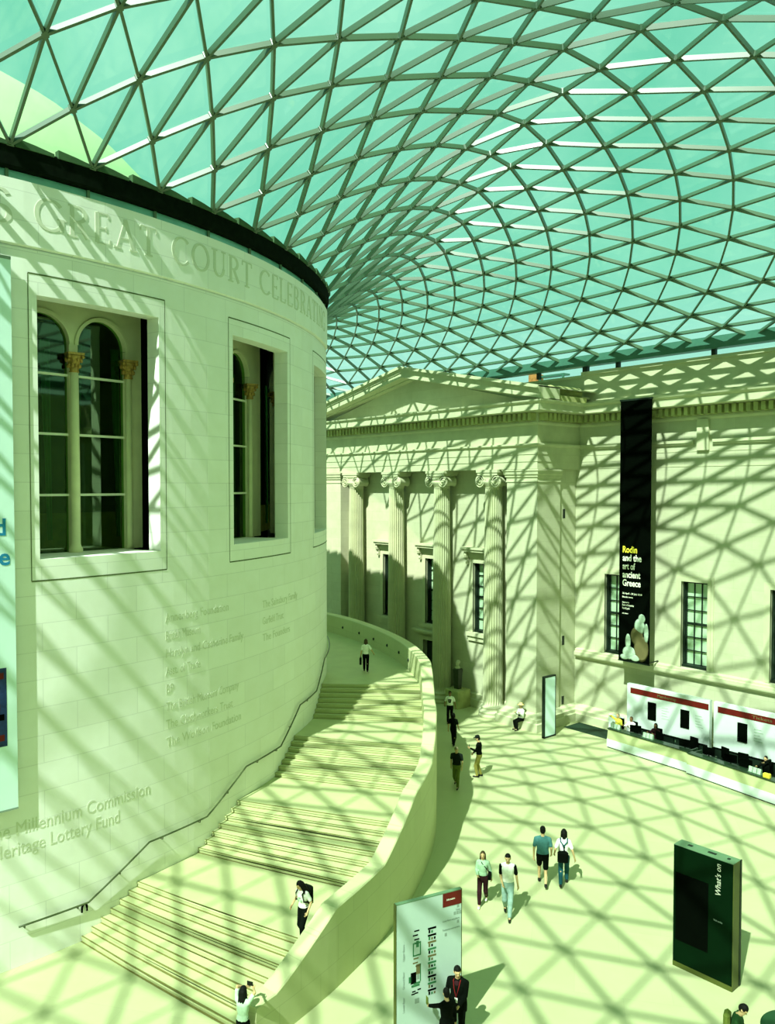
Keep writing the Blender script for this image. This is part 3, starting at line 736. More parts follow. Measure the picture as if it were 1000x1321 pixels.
# ---- fluted ionic columns
def column():
    t = thing('ionic_column', '', 'column', (0,0,0), 'fluted ionic columns of the portico')
    nfl = 24; rings = []
    def sect(rad, z, depth=1.0):
        out = []
        for i in range(nfl):
            for q, d in ((0,0),(.12,0),(.30,.75),(.56,1),(.82,.75)):
                a = 2*pi*(i+q)/nfl; out.append(((rad-.105*d*depth*rad/.55)*cos(a), (rad-.105*d*depth*rad/.55)*sin(a), z))
        return out
    for z, r_, d in ((.62,.60,0),(.66,.575,0),(.74,.565,.6),(.85,.56,1),(3,.557,1),(5,.548,1),(8,.525,1),(11,.495,1),(12.6,.475,1),(12.70,.472,.5),(12.74,.472,0),(12.80,.49,0)): rings.append(sect(r_, z, d))
    s = MB(); s.loft(rings, 0, True, False); s.build('shaft', M['stone'], t)
    b = MB(); b.lathe([(.79,0),(.81,.02),(.81,.16),(.76,.20),(.80,.24),(.81,.30),(.78,.36),(.68,.40),(.65,.46),(.68,.50),(.70,.55),(.67,.60),(.60,.63)], n=36); b.build('base', M['stone'], t)
    c = MB()
    c.lathe([(.47,12.78),(.50,12.84),(.60,12.98),(.66,13.10),(.60,13.16)], n=32)
    c.box((-.62,-.50,13.16),(.62,.50,13.44))
    c.box((-.74,-.56,13.44),(.74,.56,13.58)); c.box((-.80,-.60,13.58),(.80,.58,13.74))
    for sx in (-1, 1):
        cx_ = sx*.60; cz = 13.10; rr = .36
        prof_ = [(rr,-.50),(rr*.92,-.44),(rr*.78,-.25),(rr*.66,.0),(rr*.70,.2),(rr*.78,.34),(rr*.8,.36)]
        c.loft([[(cx_+r_*cos(2*pi*j/20), y, cz+r_*sin(2*pi*j/20)) for j in range(20)] for r_, y in prof_])
        for yy in (-.51,):
            pts = []
            for i in range(61):
                a = pi/2 + sx*2*pi*2.4*i/60; q = .335*(1-i/60)**.8+.035
                pts.append((cx_+q*cos(a), yy, cz+q*sin(a)))
            c.tube(pts, .034, 6); c.ball((cx_,yy,cz), .06, 8)
    for yy in (-.51,): c.tube([(-.6,yy,13.44),(-.3,yy,13.41),(0,yy,13.40),(.3,yy,13.41),(.6,yy,13.44)], .035, 6); c.tube([(-.3,yy,13.22),(0,yy,13.18),(.3,yy,13.22)], .03, 6)
    c.build('capital', M['stone'], t)
    return t
c0 = column()
labs = ['fluted stone column furthest left, next to the left pier', 'fluted stone column second from the left, beside the left hand window',
        'fluted stone column just right of the dark doorway', 'fluted stone column nearest the right pier, base in full view']
for i, l in enumerate(labs):
    c_ = c0 if i == 0 else copy_tree(c0)
    c_.location = (-43.45+4.165*i, YF+.32, 0); c_['label'] = l

# ---- pediment
pd = thing('pediment', 'triangular stone pediment crowning the portico', 'pediment', (-37.1, YF, 17.2))
x0, x1, xa = LX-1.1, RX+1.1, (LX+RX)/2; z0 = 17.22; za = 19.95
a = MB(); a.prism([(LX+.2,z0),(RX-.2,z0),(xa,za-.55)], 'y', YF-.05, YF+.3); a.build('tympanum', M['wall'], pd, uvfn=boxuv)
a = MB()
def rake(sgn, lo, hi, ya, yb):
    xe = x0 if sgn < 0 else x1
    a.prism([(xe,z0+lo),(xa,za-.62+lo),(xa,za-.62+hi),(xe,z0+hi)], 'y', ya, yb)
for s_ in (-1, 1):
    rake(s_, -.06, .06, YF-.5, YF+.4); rake(s_, .02, .32, YF-1.12, YF+.4); rake(s_, .32, .44, YF-1.18, YF+.4); rake(s_, .44, .52, YF-1.24, YF+.4); rake(s_, .52, .68, YF-1.34, YF+.4)
a.build('raking_cornice', M['stone'], pd)
a = MB()
for xe in (x0, x1): a.prism([(xe,z0+.60),(xa,za-.02),(xa,za+.04),(xe,z0+.66)], 'y', YF-1.25, YW+.9)
a.build('pediment_roof', M['stone'], pd)
a = MB(); a.box((RX+.3,YF-.6,17.22),(RX+1.0,YW-.6,17.5)); rg = []
for y in (YF+.4, YF+.5, YW-.5, YW-.4):
    q = .30 if y in (YF+.5, YW-.5) else .24
    rg.append([(RX+.35+q*cos(2*pi*j/14), y, 17.80+q*sin(2*pi*j/14)) for j in range(14)])
a.loft(rg); a.box((RX-.1,YF+.2,17.4),(RX+.75,YW-.3,17.58))
a.build('roll_block', M['oldstone'], pd)
a = MB(); a.box((RX-.4,YW-.55,17.5),(RX+.7,YW+.1,17.62)); a.build('ledge', M['stone'], pd)

# chimney and glazed lantern glimpsed above the pediment slope
ch = MB(); ch.bbox((-32.0,37.6,17.9),(-31.3,38.2,19.45), .04); tag(ch.build('chimney', M['brick'], loc=(-31.6,37.9,17.9)), 'brown brick chimney seen above the right slope of the pediment', 'chimney')
ln = thing('roof_lantern', 'small glazed box beside the brown chimney behind the pediment', 'lantern', (-30.3,38,17.9))
a = MB(); a.box((-31.2,37.6,17.9),(-31.1,37.7,19.2)); a.box((-29.5,37.6,17.9),(-29.4,37.7,19.2)); a.box((-31.2,37.6,19.2),(-29.4,38.2,19.3)); a.build('frame', M['beam'], ln)
a = MB(); a.add([(-31.1,37.65,17.9),(-29.5,37.65,17.9),(-29.5,37.65,19.2),(-31.1,37.65,19.2)], [(0,1,2,3)]); a.build('pane', M['clearglass'], ln)

# ---- plain walls closing the court out of the frame
for nm, a_, b_ in (('wall_front', (3.6,-27,0), (4.2,37,19.0)), ('wall_near', (-95,-27.4,0), (3.6,-26.8,19.0))):
    m_ = MB(); m_.box(a_, b_); m_.build(nm, M['wall'], kind='structure', uvfn=boxuv)

# ================================================================== GLASS ROOF
KC = 5.5; STEP = 5.32; XC = -17.9+4*STEP
GT = [(0,0),(.038,.029),(.069,.056),(.12,.089),(.155,.111),(.2,.128),(.25,.148),(.29,.154),(.33,.146),(.4,.142),(.45,.139),(.5,.134),(.55,.127),(.6,.119),(.65,.104),(.7,.090),(.76,.072),(.83,.047),(.9,.025),(1,0)]
def bnd(k):
    if k > 15: q = bnd(30-k); return Vector((2*(-17.9-5.5*STEP)-q.x, q.y))
    if k < -.5: q = bnd(-1-k); return Vector((q.x, 2*4.68-q.y))
    if k >= KC: return Vector((-17.9+(9.5-k)*STEP, YW))
    return Vector((XC, YW-(KC-k)*STEP))
def jmax(k):
    if k > 15: return jmax(30-k)
    if k < -.5: return jmax(-1-k)
    return int(round(44-2*k)) if k >= KC else int(round(22+2*k))
GT2 = [(0,0),(.038,.029),(.069,.056),(.12,.092),(.155,.114),(.2,.132),(.26,.153),(.30,.162),(.35,.170),(.40,.174),(.45,.173),(.5,.167),(.55,.157),(.65,.128),(.8,.074),(.9,.038),(1,0)]
def fold(k): return 30-k if k > 15 else -1-k if k < -.5 else k
def smooth_g(s, k):
    q = fold(k); b_ = max(0, min(1, (5.5-q)))
    f_ = lambda x: interp(x,GT)*(1-b_)+interp(x,GT2)*b_
    return (f_(s-.03)+f_(s-.015)+f_(s)+f_(s+.015)+f_(s+.03))/5 if .04 < s < .96 else f_(s)
nodes = {}
for k2 in range(-30, 42):
    k = k2/2; jm = jmax(k); a = rim = cyl(3.1+5.76*k, RD+.08, 0); b = bnd(k); L = (b-rim.xy).length
    for j in range(k2 % 2, jm+1, 2):
        t_ = j/jm; b_ = max(0, min(1, 5.5-fold(k)))
        s = t_+(1-b_)*.20*t_*t_*(1-t_)+b_*.25*t_**1.5*(1-t_)
        p = rim.xy.lerp(b, s)
        nodes[(k2,j)] = Vector((p.x, p.y, 21.72*(1-s)+19.72*s+L*smooth_g(s, k)))
# node normals
def nnorm(k2, j):
    p = nodes[(k2,j)]; acc = Vector((0,0,0))
    nb = [nodes.get(q) for q in ((k2+1,j-1),(k2+1,j+1),(k2,j+2),(k2-1,j+1),(k2-1,j-1),(k2,j-2))]
    for u_, v_ in zip(nb, nb[1:]+nb[:1]):
        if u_ and v_: acc += (u_-p).cross(v_-p)
    if acc.length < 1e-6: return Vector((0,0,1))
    acc.normalize(); return acc if acc.z > 0 else -acc
NRM = {q: nnorm(*q) for q in nodes}
lat = MB(); gl = MB(); W_, D_ = .075, .17
def member(q0, q1):
    p0, p1 = nodes[q0], nodes[q1]; d = (p1-p0).normalized(); n = (NRM[q0]+NRM[q1]).normalized(); s = d.cross(n).normalized()*W_/2; n = s.cross(d).normalized()
    if n.z < 0: n = -n
    ring = lambda p: [p+s, p-s, p-s-n*D_, p+s-n*D_]
    lat.loft([ring(p0), ring(p1)], 0, False, False)
for (k2,j) in nodes:
    for q in ((k2+1,j+1),(k2-1,j+1),(k2,j+2)):
        if q in nodes: member((k2,j), q)
    if (k2,j+2) in nodes:
        for e in (1,-1):
            if (k2+e,j+1) in nodes:
                gl.add([nodes[q]+NRM[q]*.06 for q in ((k2,j),(k2+e,j+1),(k2,j+2))], [(0,1,2)])
    p = nodes[(k2,j)]; n = NRM[(k2,j)]
    mt = n.to_track_quat('Z','Y').to_matrix()
    rr = .10
    lat.loft([[p+mt@Vector((rr*cos(2*pi*i/6),rr*sin(2*pi*i/6),h)) for i in range(6)] for h in (-D_-.012, .01)], 0, True, False)
for k2 in range(-30, 40, 2):
    if (k2,0) in nodes and (k2+2,0) in nodes and (k2+1,1) in nodes: gl.add([nodes[q]+Vector((0,0,.06)) for q in ((k2,0),(k2+1,1),(k2+2,0))], [(0,1,2)])
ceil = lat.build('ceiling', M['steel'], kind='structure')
gl.build('glazing', M['roofglass'], ceil, recalc=False)
eb = MB()
eb.box((-70,YW-.30,19.30),(XC+.2,YW+.25,19.86)); eb.box((XC-.2,-28,19.30),(XC+.25,YW,19.86)); eb.box((-70,-27.4,19.3),(XC,-26.9,19.86))
eb.build('edge_beam', M['beam'], ceil)
ps = MB()
for i in range(14):
    x = 1-5.3*i+.35
    ps.box((x-.10,YW+.02,18.95),(x+.10,YW+.22,19.35)); 
ps.box((-27.35,YW+.02,18.95),(-27.05,YW+.25,19.35))
ps.build('edge_post', M['winframe'], ceil)
wt = MB()
for i in range(6):
    a0, a1 = -70+i*12.2, -70+(i+1)*12.2; wt.add([(a0,YW+.45,18.9),(a1,YW+.45,18.9),(a1,YW+.45,19.5),(a0,YW+.45,19.5)], [(0,1,2,3)])
wt.build('edge_glass', M['clearglass'], ceil, recalc=False)

# ================================================================== OBJECTS
# hanging poster on the drum, at the left edge of the view
a3 = R_(3.0); tg = Vector((-sin(a3), cos(a3), 0)); nr = Vector((cos(a3), sin(a3), 0)); p1 = cyl(3.0, RD+.17, 0)
def pframe(o, x, n): return Matrix(((x.x,0,n.x,o.x),(x.y,0,n.y,o.y),(x.z,1,n.z,o.z),(0,0,0,1)))   # local x along, y up, z out
PW = 2.6
pm = pframe(p1-tg*PW, tg, nr)
po = thing('hanging_poster', 'tall pale poster with blue letters hanging on the round wall at the far left', 'poster', p1-tg*PW/2+Vector((0,0,4.36)))
m = MB(); m.box((0,4.36,-.02),(PW,18.72,.015), 0, pm); m.build('panel', M['mint'], po)
for a_, b_ in (((-.05,18.66,-.04),(PW,18.74,.03)), ((0,4.33,-.03),(PW,4.38,.025))): m = MB(); m.box(a_, b_, 0, pm); m.build('hanging_bar', M['grey'], po)
for t_, z, r_ in (('d', 11.55, .19), ('e', 10.78, .11)):
    vs, fs = text_mesh(t_, .62, .006, 'RIGHT', 1, .012); m = MB(); m.add([pm @ (Vector((PW-r_,z,.02))+v) for v in vs], fs); m.build('letter', M['blue'], po)
m = MB(); m.box((PW-2.0,6.05,.015),(PW-.25,8.1,.02), 0, pm)
for i in range(7): m.box((PW-1.9,6.2+i*.27,.02),(PW-.32-.1*(i%2),6.2+i*.27+.16,.024), 1+i%3, pm)
m.build('picture', [M['navy'], M['red'], M['navy'], M['black']], po)

# exhibition banner on the facade
BX0, BX1, BY, BZ0, BZ1 = -24.08, -22.33, 35.40, 4.02, 17.12
bn = thing('exhibition_banner', 'very tall black exhibition banner with yellow and white title hanging on the facade', 'banner', ((BX0+BX1)/2, BY, BZ0))
m = MB(); m.box((BX0,BY,BZ0),(BX1,BY+.05,BZ1)); m.build('cloth', M['black'], bn)
for a_, b_, z_, y_ in (((BX0-.04,BY-.02,BZ1-.03),(BX1+.04,BY+.07,BZ1+.05),BZ1,YW-.6), ((BX0-.02,BY-.015,BZ0-.04),(BX1+.02,BY+.065,BZ0+.02),BZ0,YW)):
    m = MB(); m.box(a_, b_)
    for x in (BX0+.25, BX1-.25): m.box((x-.03,BY+.03,z_-.02),(x+.03,y_,z_+.03))
    m.build('hanging_bar', M['winframe'], bn)
bm_ = plane_mtx((BX0,BY-.004,0), (1,0,0), (0,0,1))
m = MB(); text_on(m, 'Rodin', bm_ @ Matrix.Translation((.20,9.50,0)), .46, .004, 0, 'LEFT', 1, .010, .82); m.build('title', M['yellow'], bn)
for t_, z, wd in (('and the', 9.08, 1.08), ('art of', 8.66, .72), ('ancient', 8.24, 1.02), ('Greece', 7.82, 1.04)): m = MB(); text_on(m, t_, bm_ @ Matrix.Translation((.20,z,0)), .46, .004, 0, 'LEFT', 1, .010, wd); m.build('title_line', M['bar'], bn)
for t_, z, wd, sz in (('26 April - 29 July 2018', 7.40, 1.12, .12), ('Book now', 7.22, .62, .11), ('Supported by', 6.96, .4, .08), ('Bank of America', 6.80, .66, .14), ('Merrill Lynch', 6.64, .42, .14), ('and others', 6.40, .34, .08)): m = MB(); text_on(m, t_, bm_ @ Matrix.Translation((.20,z,0)), sz, .004, 0, 'LEFT', 1, .002, wd); m.build('small_line', M['bar'], bn)
# plain pile of pale rounded stones in place of the printed artwork
for x, z, rx, rz, mi in ((1.30,4.75,.42,.66,1),(.62,4.45,.40,.34,0),(1.05,5.35,.36,.46,1),(1.20,5.85,.30,.40,0),(1.32,6.25,.20,.24,0),(1.58,5.55,.13,.50,0),(.55,5.0,.16,.42,0),(.35,4.22,.26,.14,0),(.95,4.25,.30,.18,0)):
    n = 18; ring = []; m = MB()
    for q, h in ((1,0),(.8,.012),(.4,.02)):
        ring.append([bm_ @ Vector((min(1.72,x+rx*q*cos(2*pi*i/n)), max(4.04,z+rz*q*sin(2*pi*i/n)), h)) for i in range(n)])
    m.loft(ring, 0, True, True); m.build('printed_stone', [M['paleprint'], M['orange']][mi], bn)

# free-standing signs
def seg_frame(a, b, z=0):
    a, b = Vector((*a, z)), Vector((*b, z)); x = (b-a).normalized(); n = Vector((x.y,-x.x,0)); return pframe(a, x, n), (b-a).length
# directory sign
dmx, DW = seg_frame((-13.78,11.74), (-13.37,13.44)); DH = 3.35
ds = thing('directory_sign', 'tall white directory sign with red header and floor plans, beside two dark clothed people', 'sign', (-13.6,12.6,0))
m = MB(); m.box((.015,.04,-.08),(DW-.02,DH-.02,0), 0, dmx); m.build('panel', M['signwhite'], ds)
m = MB(); m.box((-.005,0,-.10),(.015,DH,.006), 0, dmx); m.box((DW-.02,0,-.10),(DW,DH,.002), 0, dmx); m.box((.015,DH-.02,-.10),(DW-.02,DH,.002), 1, dmx); m.box((-.02,0,-.11),(DW+.02,.05,.02), 0, dmx); m.build('frame', [M['olive'], M['greymetal']], ds)
m = MB(); m.box((DW*.70,DH-.34,.0),(DW-.02,DH-.02,.006), 0, dmx); hd = m.build('header', M['red'], ds)
m = MB(); text_on(m, 'Information', dmx @ Matrix.Translation((DW*.76,DH-.20,.008)), .07, .002, 0, 'LEFT', 1, 0, .22); m.build('header_text', M['bar'], hd)
SIGNM = [M['black'], M['green'], M['orange'], M['grey']]
for i in range(10):
    m = MB(); z = 2.58-i*.161; c_ = (3,3,2,1,2,1,1,3,1,3)[i]
    m.box((DW*.475,z,0),(DW*.60,z+.045,.004), c_ if c_ != 3 else 0, dmx)
    for j in range(2+i % 2): m.box((DW*(.485+.04*j),z-.085,0),(DW*(.51+.04*j),z-.03+.02*(j==0),.004), (0,1,2)[(i+j) % 3], dmx)
    m.build('printed_list_row', SIGNM, ds)
m = MB()
for z, u in ((2.62,.27),(2.52,.25),(2.42,.27),(1.98,.26),(1.88,.25),(1.80,.29)): m.box((DW*u,z,0),(DW*(u+.075),z+.03,.004), 2 if z < 2 else 0, dmx)
for u0, u1, z0, z1 in ((.25,.265,2.06,2.36),(.355,.37,2.06,2.36),(.25,.37,2.05,2.08),(.27,.37,2.33,2.37),(.30,.34,2.25,2.40)): m.box((DW*u0,z0,0),(DW*u1,z1,.004), 1, dmx)
m.build('floor_plan', SIGNM, ds); m = MB()
for u0, u1, z0, z1, c_ in ((.22,.30,1.42,1.68,0),(.19,.24,1.46,1.60,1),(.355,.37,1.44,1.85,1),(.26,.36,1.40,1.44,1),(.30,.36,1.62,1.85,2),(.31,.345,1.50,1.62,3),(.23,.35,1.34,1.39,1)): m.box((DW*u0,z0,0),(DW*u1,z1,.004), c_, dmx)
m.build('floor_plan', SIGNM, ds); m = MB()
for u, z in ((.24,1.22),(.32,1.24),(.28,1.17),(.23,1.16)): m.box((DW*u,z,0),(DW*(u+.05),z+.03,.004), 0, dmx)
m.build('floor_plan', SIGNM, ds); m = MB(); m.box((DW*.28,.94,0),(DW*.345,1.06,.004), 3, dmx)
m.build('floor_plan', SIGNM, ds)
m = MB()
for u, z, wd, t_ in ((.86,3.0,.2,'Floor 0'),(.90,2.86,.13,'Toilets'),(.70,2.66,.46,'Lower floors and galleries'),(.70,2.45,.46,'Restaurant and terrace'),):
    m = MB(); text_on(m, t_, dmx @ Matrix.Translation((DW*u,z,.003)), .06, .002, 0, 'LEFT', 1, .001, wd); m.build('wording_line', M['grey'], ds)
for u, z in ((.92,2.93),(.92,2.56),(.73,2.32),(.87,2.77),(.912,2.77),(.954,2.77)): m = MB(); m.box((DW*u,z,0),(DW*u+.06,z+.075,.004), 0, dmx); m.build('pictogram', M['grey'], ds)
vm = dmx @ Matrix.Rotation(pi/2, 4, 'Z')
for z, t_, wd in ((2.0,'Upper floors',.42),(1.35,'Ground floor',.46),(.80,'Lower floor',.34)): m = MB(); m.add([dmx @ Vector((DW*.13-v.y, z+v.x, .003)) for v in text_mesh(t_, .075, .002)[0]], text_mesh(t_, .075, .002)[1], 0); m.build('wording_line', M['grey'], ds)

# what's on block
wmx, WW = seg_frame((-11.56,19.60), (-9.94,19.66)); WH = 3.28; WD = .42
wo = thing('display_block', "tall dark green free-standing display block with upright white words What's on", 'sign', (-10.7,19.8,0))
m = MB(); m.box((0,.06,-WD),(WW,WH,0), 0, wmx); m.build('body', M['greymetal'], wo)
m = MB(); m.box((.01,.14,0),(WW-.01,WH-.01,.012), 0, wmx); m.build('front_glass', M['deepgreen'], wo)
m = MB(); m.box((WW-.004,.03,-WD+.10),(WW+.012,WH,.012), 0, wmx); m.box((WW-.004,.03,-WD-.01),(WW+.02,WH+.004,-WD+.07), 1, wmx); m.box((0,0,-WD),(WW,.14,.008), 0, wmx); m.build('edge_trim', [M['olive'], M['winframe']], wo)
m = MB(); m.box((.07,.74,.012),(WW*.60,2.56,.018), 0, wmx); m.build('screen', M['black'], wo)
m = MB(); vs, fs = text_mesh("What's on", .20, .003, 'LEFT', 1, .002, .18); L_ = max(v.x for v in vs)
m.add([wmx @ Vector((WW*.80-v.y, 2.33+v.x*.84/L_, .016)) for v in vs], fs); m.build('lettering', M['bar'], wo)
m = MB(); text_on(m, 'Visit today', wmx @ Matrix.Translation((WW*.69,1.66,.016)), .07, .002, 0, 'LEFT', 1, 0, .24); m.build('small_lettering', M['grey'], wo)
for u, wd in ((.18,.12),(.52,.22),(.84,.07)): m = MB(); m.box((WW*u,WH,-WD*.62),(WW*u+wd,WH+.012,-WD*.42), 0, wmx); m.build('top_vent', M['winframe'], wo)

# slim upright sign
us = thing('slim_sign', 'slim upright pale sign standing in front of the right pier', 'sign', (-26.44,32.8,0))
m = MB(); m.box((-26.47,32.42,.07),(-26.37,33.24,3.10)); m.build('panel', M['mint'], us)
m = MB()
for a_, b_ in (((-26.52,32.36,0),(-26.36,32.43,3.16)),((-26.52,33.23,0),(-26.36,33.28,3.16)),((-26.52,32.43,3.09),(-26.36,33.23,3.16)),((-26.52,32.36,0),(-26.35,33.28,.08))): m.box(a_, b_)
m.build('frame', M['winframe'], us)

# information desks
def desk(label, a, b, end):
    mx_, L = seg_frame(a, b); t = thing('reception_desk', label, 'desk', (*[(u+v)/2 for u, v in zip(a,b)],0), 'reception desks along the facade')
    m = MB(); m.box((.03,0,-.9),(L-.03,.06,-.04), 0, mx_); m.build('plinth', M['winframe'], t)
    m = MB(); m.box((0,.06,-.12),(L,.44,0), 0, mx_); m.build('front_panel', M['white'], t)
    m = MB(); m.prism([(.44,-.02),(.90,-.10),(.90,-.16),(.44,-.12)], 'x', 0, L); m.v = [mx_ @ Vector(v) for v in m.v]; m.build('upper_panel', M['desk'], t)
    m = MB(); m.box((-.02,.90,-.42),(L+.02,.95,-.06), 0, mx_); m.build('counter', M['desktop'], t)
    m = MB(); m.box((.05,.70,-1.05),(L-.05,.74,-.42), 0, mx_); m.box((.05,.06,-.46),(L-.05,.70,-.42), 0, mx_); m.build('worktop', M['desktop'], t)
    for u in end: m = MB(); m.box((u,.06,-1.0),(u+.05,.92,-.1), 0, mx_); m.build('end_panel', M['desktop'], t)
    return mx_, L
d1, L1 = desk('left reception desk with dark top, in front of the first red striped panel', (-23.53,33.66), (-19.13,33.40), (0, 4.3))
d2, L2 = desk('right reception desk with dark top, in front of the second red striped panel', (-19.06,33.26), (-12.6,32.3), (.02, 6.4))
def screen_wall(label, x0, x1, word, wx, ww, screens):
    t = thing('back_panel', label, 'panel', ((x0+x1)/2, 35.6, 0), 'white panels behind the desks')
    m = MB(); m.box((x0,35.5,.012),(x1,35.72,2.88)); m.build('panel', M['white'], t)
    m = MB(); m.box((x0+.2,35.485,2.42),(x1-.05,35.5,2.70)); r_ = m.build('stripe', M['red'], t)
    m = MB(); text_on(m, word, plane_mtx((wx,35.482,2.5), (1,0,0), (0,0,1)), .2, .004, 0, 'LEFT', 1, .002, ww); m.build('stripe_lettering', M['orange'], r_)
    for x in screens:
        m = MB(); m.box((x,35.46,1.32),(x+.45,35.5,2.18)); m.build('screen', M['black'], t)
    for x in screens:
        m = MB()
        for i in range(5): m.box((x+.75,35.492,1.5+i*.13),(x+1.15-.07*(i%3),35.5,1.525+i*.13))
        m.build('small_print', M['paleprint'], t)
screen_wall('white panel with red stripe and two black screens behind the left desk', -23.62, -19.2, 'Membership', -21.9, 1.0, (-22.42,-20.66))
screen_wall('white panel with red stripe and a single black screen behind the right desk', -19.0, -13.2, 'Tickets', -17.2, .9, (-17.85,-15.0))
m = MB(); m.box((-27.0,34.75,0),(-13.2,36.1,.012)); tag(m.build('carpet', M['carpet'], loc=(-20,35.4,0)), 'dark green carpet strip on the floor behind the reception desks', 'carpet')
m = MB(); m.bbox((-24.6,35.32,.012),(-23.72,35.46,1.12), .02); tag(m.build('low_screen', M['white'], loc=(-24.1,35.2,.012)), 'low white screen at the left end of the panels by the facade', 'screen')
for l, x0, x1 in (('low black cupboard along the foot of the left white panel', -23.3, -19.25), ('low black cupboard along the foot of the right white panel', -18.95, -13.3)):
    t = thing('low_cupboard', l, 'cupboard', ((x0+x1)/2, 35.3, .012), 'low cupboards under the white panels')
    m = MB(); m.bbox((x0,35.27,.012),(x1,35.45,.80), .015); m.build('body', M['black'], t)
    k = int((x1-x0)/.8)
    for i in range(k): a_ = lerp(x0,x1,i/k); m = MB(); m.box((a_+.02,35.255,.08),(a_+(x1-x0)/k-.02,35.27,.76)); d_ = m.build('door', M['winframe'], t); m = MB(); m.box((a_+.08,35.24,.6),(a_+.11,35.255,.7)); m.build('handle', M['greymetal'], d_)
def on_desk(mx_, u, back, z=.74): return mx_ @ Vector((u, z, -back))
def monitor(label, mx_, u, turn):
    p = on_desk(mx_, u, .72); t = thing('monitor', label, 'monitor', p, 'computer monitors on the desks')
    ax = mx_.to_3x3() @ Vector((1,0,0)); ang = atan2(ax.y, ax.x)+turn; q = Matrix.Translation(p) @ Matrix.Rotation(ang, 4, 'Z')
    m = MB(); m.bbox((-.27,-.03,.16),(.27,.02,.50), .01, 0, q); m.build('screen', M['black'], t)
    m = MB(); m.box((-.03,-.02,.02),(.03,.03,.2), 0, q); m.box((-.12,-.1,0),(.12,.1,.02), 0, q); m.build('stand', M['winframe'], t)
for l, mm, u, tr in (('black monitor at the left end of the left desk, by the person in white', d1, 1.15, .4), ('black monitor beside the dark dressed clerk on the left desk', d1, 2.5, -.3), ('black monitor near the right end of the left desk', d1, 3.85, .2),
                     ('black monitor at the left end of the right desk', d2, .62, .2), ('black monitor in the middle of the right desk', d2, 1.72, .3), ('black monitor beside the suited clerk on the right desk', d2, 2.45, .25)): monitor(l, mm, u, tr)
def office_chair(label, p, turn):
    t = thing('office_chair', label, 'chair', p, 'black office chairs behind the desks'); q = Matrix.Translation(p) @ Matrix.Rotation(turn, 4, 'Z')
    m = MB(); m.bbox((-.24,-.24,.44),(.24,.24,.52), .03, 0, q); m.build('seat', M['black'], t)
    m = MB(); m.bbox((-.23,.20,.60),(.23,.26,1.12), .025, 0, q); m.box((-.03,.22,.48),(.03,.25,.62), 0, q); m.build('backrest', M['black'], t)
    m = MB(); m.box((-.03,-.03,.08),(.03,.03,.44), 0, q)
    for i in range(5): m.tube([q @ Vector((0,0,.10)), q @ Vector((.28*cos(i*2*pi/5),.28*sin(i*2*pi/5),.03))], .02, 6)
    m.build('pedestal', M['winframe'], t)
CH = ((d1,3.7,'black office chair behind the right end of the left desk'), (d2,.75,'black office chair behind the left end of the right desk'), (d2,1.75,'black office chair at the middle of the right desk'))
for mm, u, l in CH: office_chair(l, on_desk(mm, u, 1.42, .012), random.uniform(-.4,.4))
def leaflet_holder(label, mx_, u):
    p = on_desk(mx_, u, .24, .95); t = thing('leaflet_holder', label, 'leaflet holder', p, 'leaflet holders on the desk fronts')
    ax = mx_.to_3x3() @ Vector((1,0,0)); q = Matrix.Translation(p) @ Matrix.Rotation(atan2(ax.y,ax.x), 4, 'Z')
    m = MB(); m.box((-.30,-.05,0),(.30,.06,.02), 0, q); m.box((-.30,.03,0),(.30,.06,.22), 0, q); m.build('tray', M['greymetal'], t)
    for i in range(3): m = MB(); m.prism([(-.03,.02),(.02,.24),(.03,.24),(-.02,.02)], 'x', -.27+.19*i, -.11+.19*i); m.v = [q @ Vector(v) for v in m.v]; m.build('leaflet', M['paleprint'], t)
leaflet_holder('small leaflet holder at the extreme left of the left desk', d1, .32); leaflet_holder('small leaflet holder in front of the dark dressed clerk', d1, 2.2); leaflet_holder('small leaflet holder in front of the suited clerk', d2, 3.2)
p = on_desk(d2, 3.75, .24, .95); m = MB(); m.bbox((p.x-.14,p.y-.09,p.z),(p.x+.14,p.y+.09,p.z+.16), .02); tag(m.build('yellow_box', M['yellow'], loc=p), 'yellow box on the right desk at the edge of the view', 'box')
p = on_desk(d2, 1.3, .3, .95); m = MB(); m.lathe([(.05,0),(.06,.03),(.055,.16),(.02,.18)], p, 10); tag(m.build('glass_jar', M['clearglass'], loc=p), 'small clear jar on the middle of the right desk', 'jar')

# herm statue on its block
sp = thing('pedestal', 'square pale stone block carrying the dark statue between two columns', 'pedestal', (-33.6,33.4,0))
m = MB(); m.bbox((-34.12,32.85,0),(-33.08,33.90,1.02), .02); m.build('block', M['oldstone'], sp)
m = MB(); m.box((-34.16,32.80,0),(-33.04,33.94,.08)); m.build('foot', M['oldstone'], sp)
hs = thing('statue', 'dark bust on a tall tapering shaft standing on the stone block', 'statue', (-33.62,33.4,1.02))
m = MB(); m.loft([[(-33.62+w_*x,33.4+w_*.8*y,z) for x, y in ((-1,-1),(1,-1),(1,1),(-1,1))] for z, w_ in ((1.02,.17),(1.9,.21),(2.16,.23),(2.22,.2))], 0, True, False); m.build('shaft', M['bronze'], hs)
m = MB(); m.lathe([(.16,2.2),(.17,2.26),(.08,2.34),(.07,2.42)], (-33.62,33.4,0), 14); m.ball((-33.62,33.38,2.53), (.105,.12,.15), 14); m.ball((-33.62,33.43,2.57), (.12,.12,.13), 12); m.ball((-33.62,33.27,2.5), (.02,.03,.03), 6); m.ball((-33.62,33.29,2.43), (.06,.05,.06), 8)
m.build('bust', M['stone'], hs)

M['tabletop'] = mat('dark green table', (.010,.055,.018), .5, .1, 3, .2)
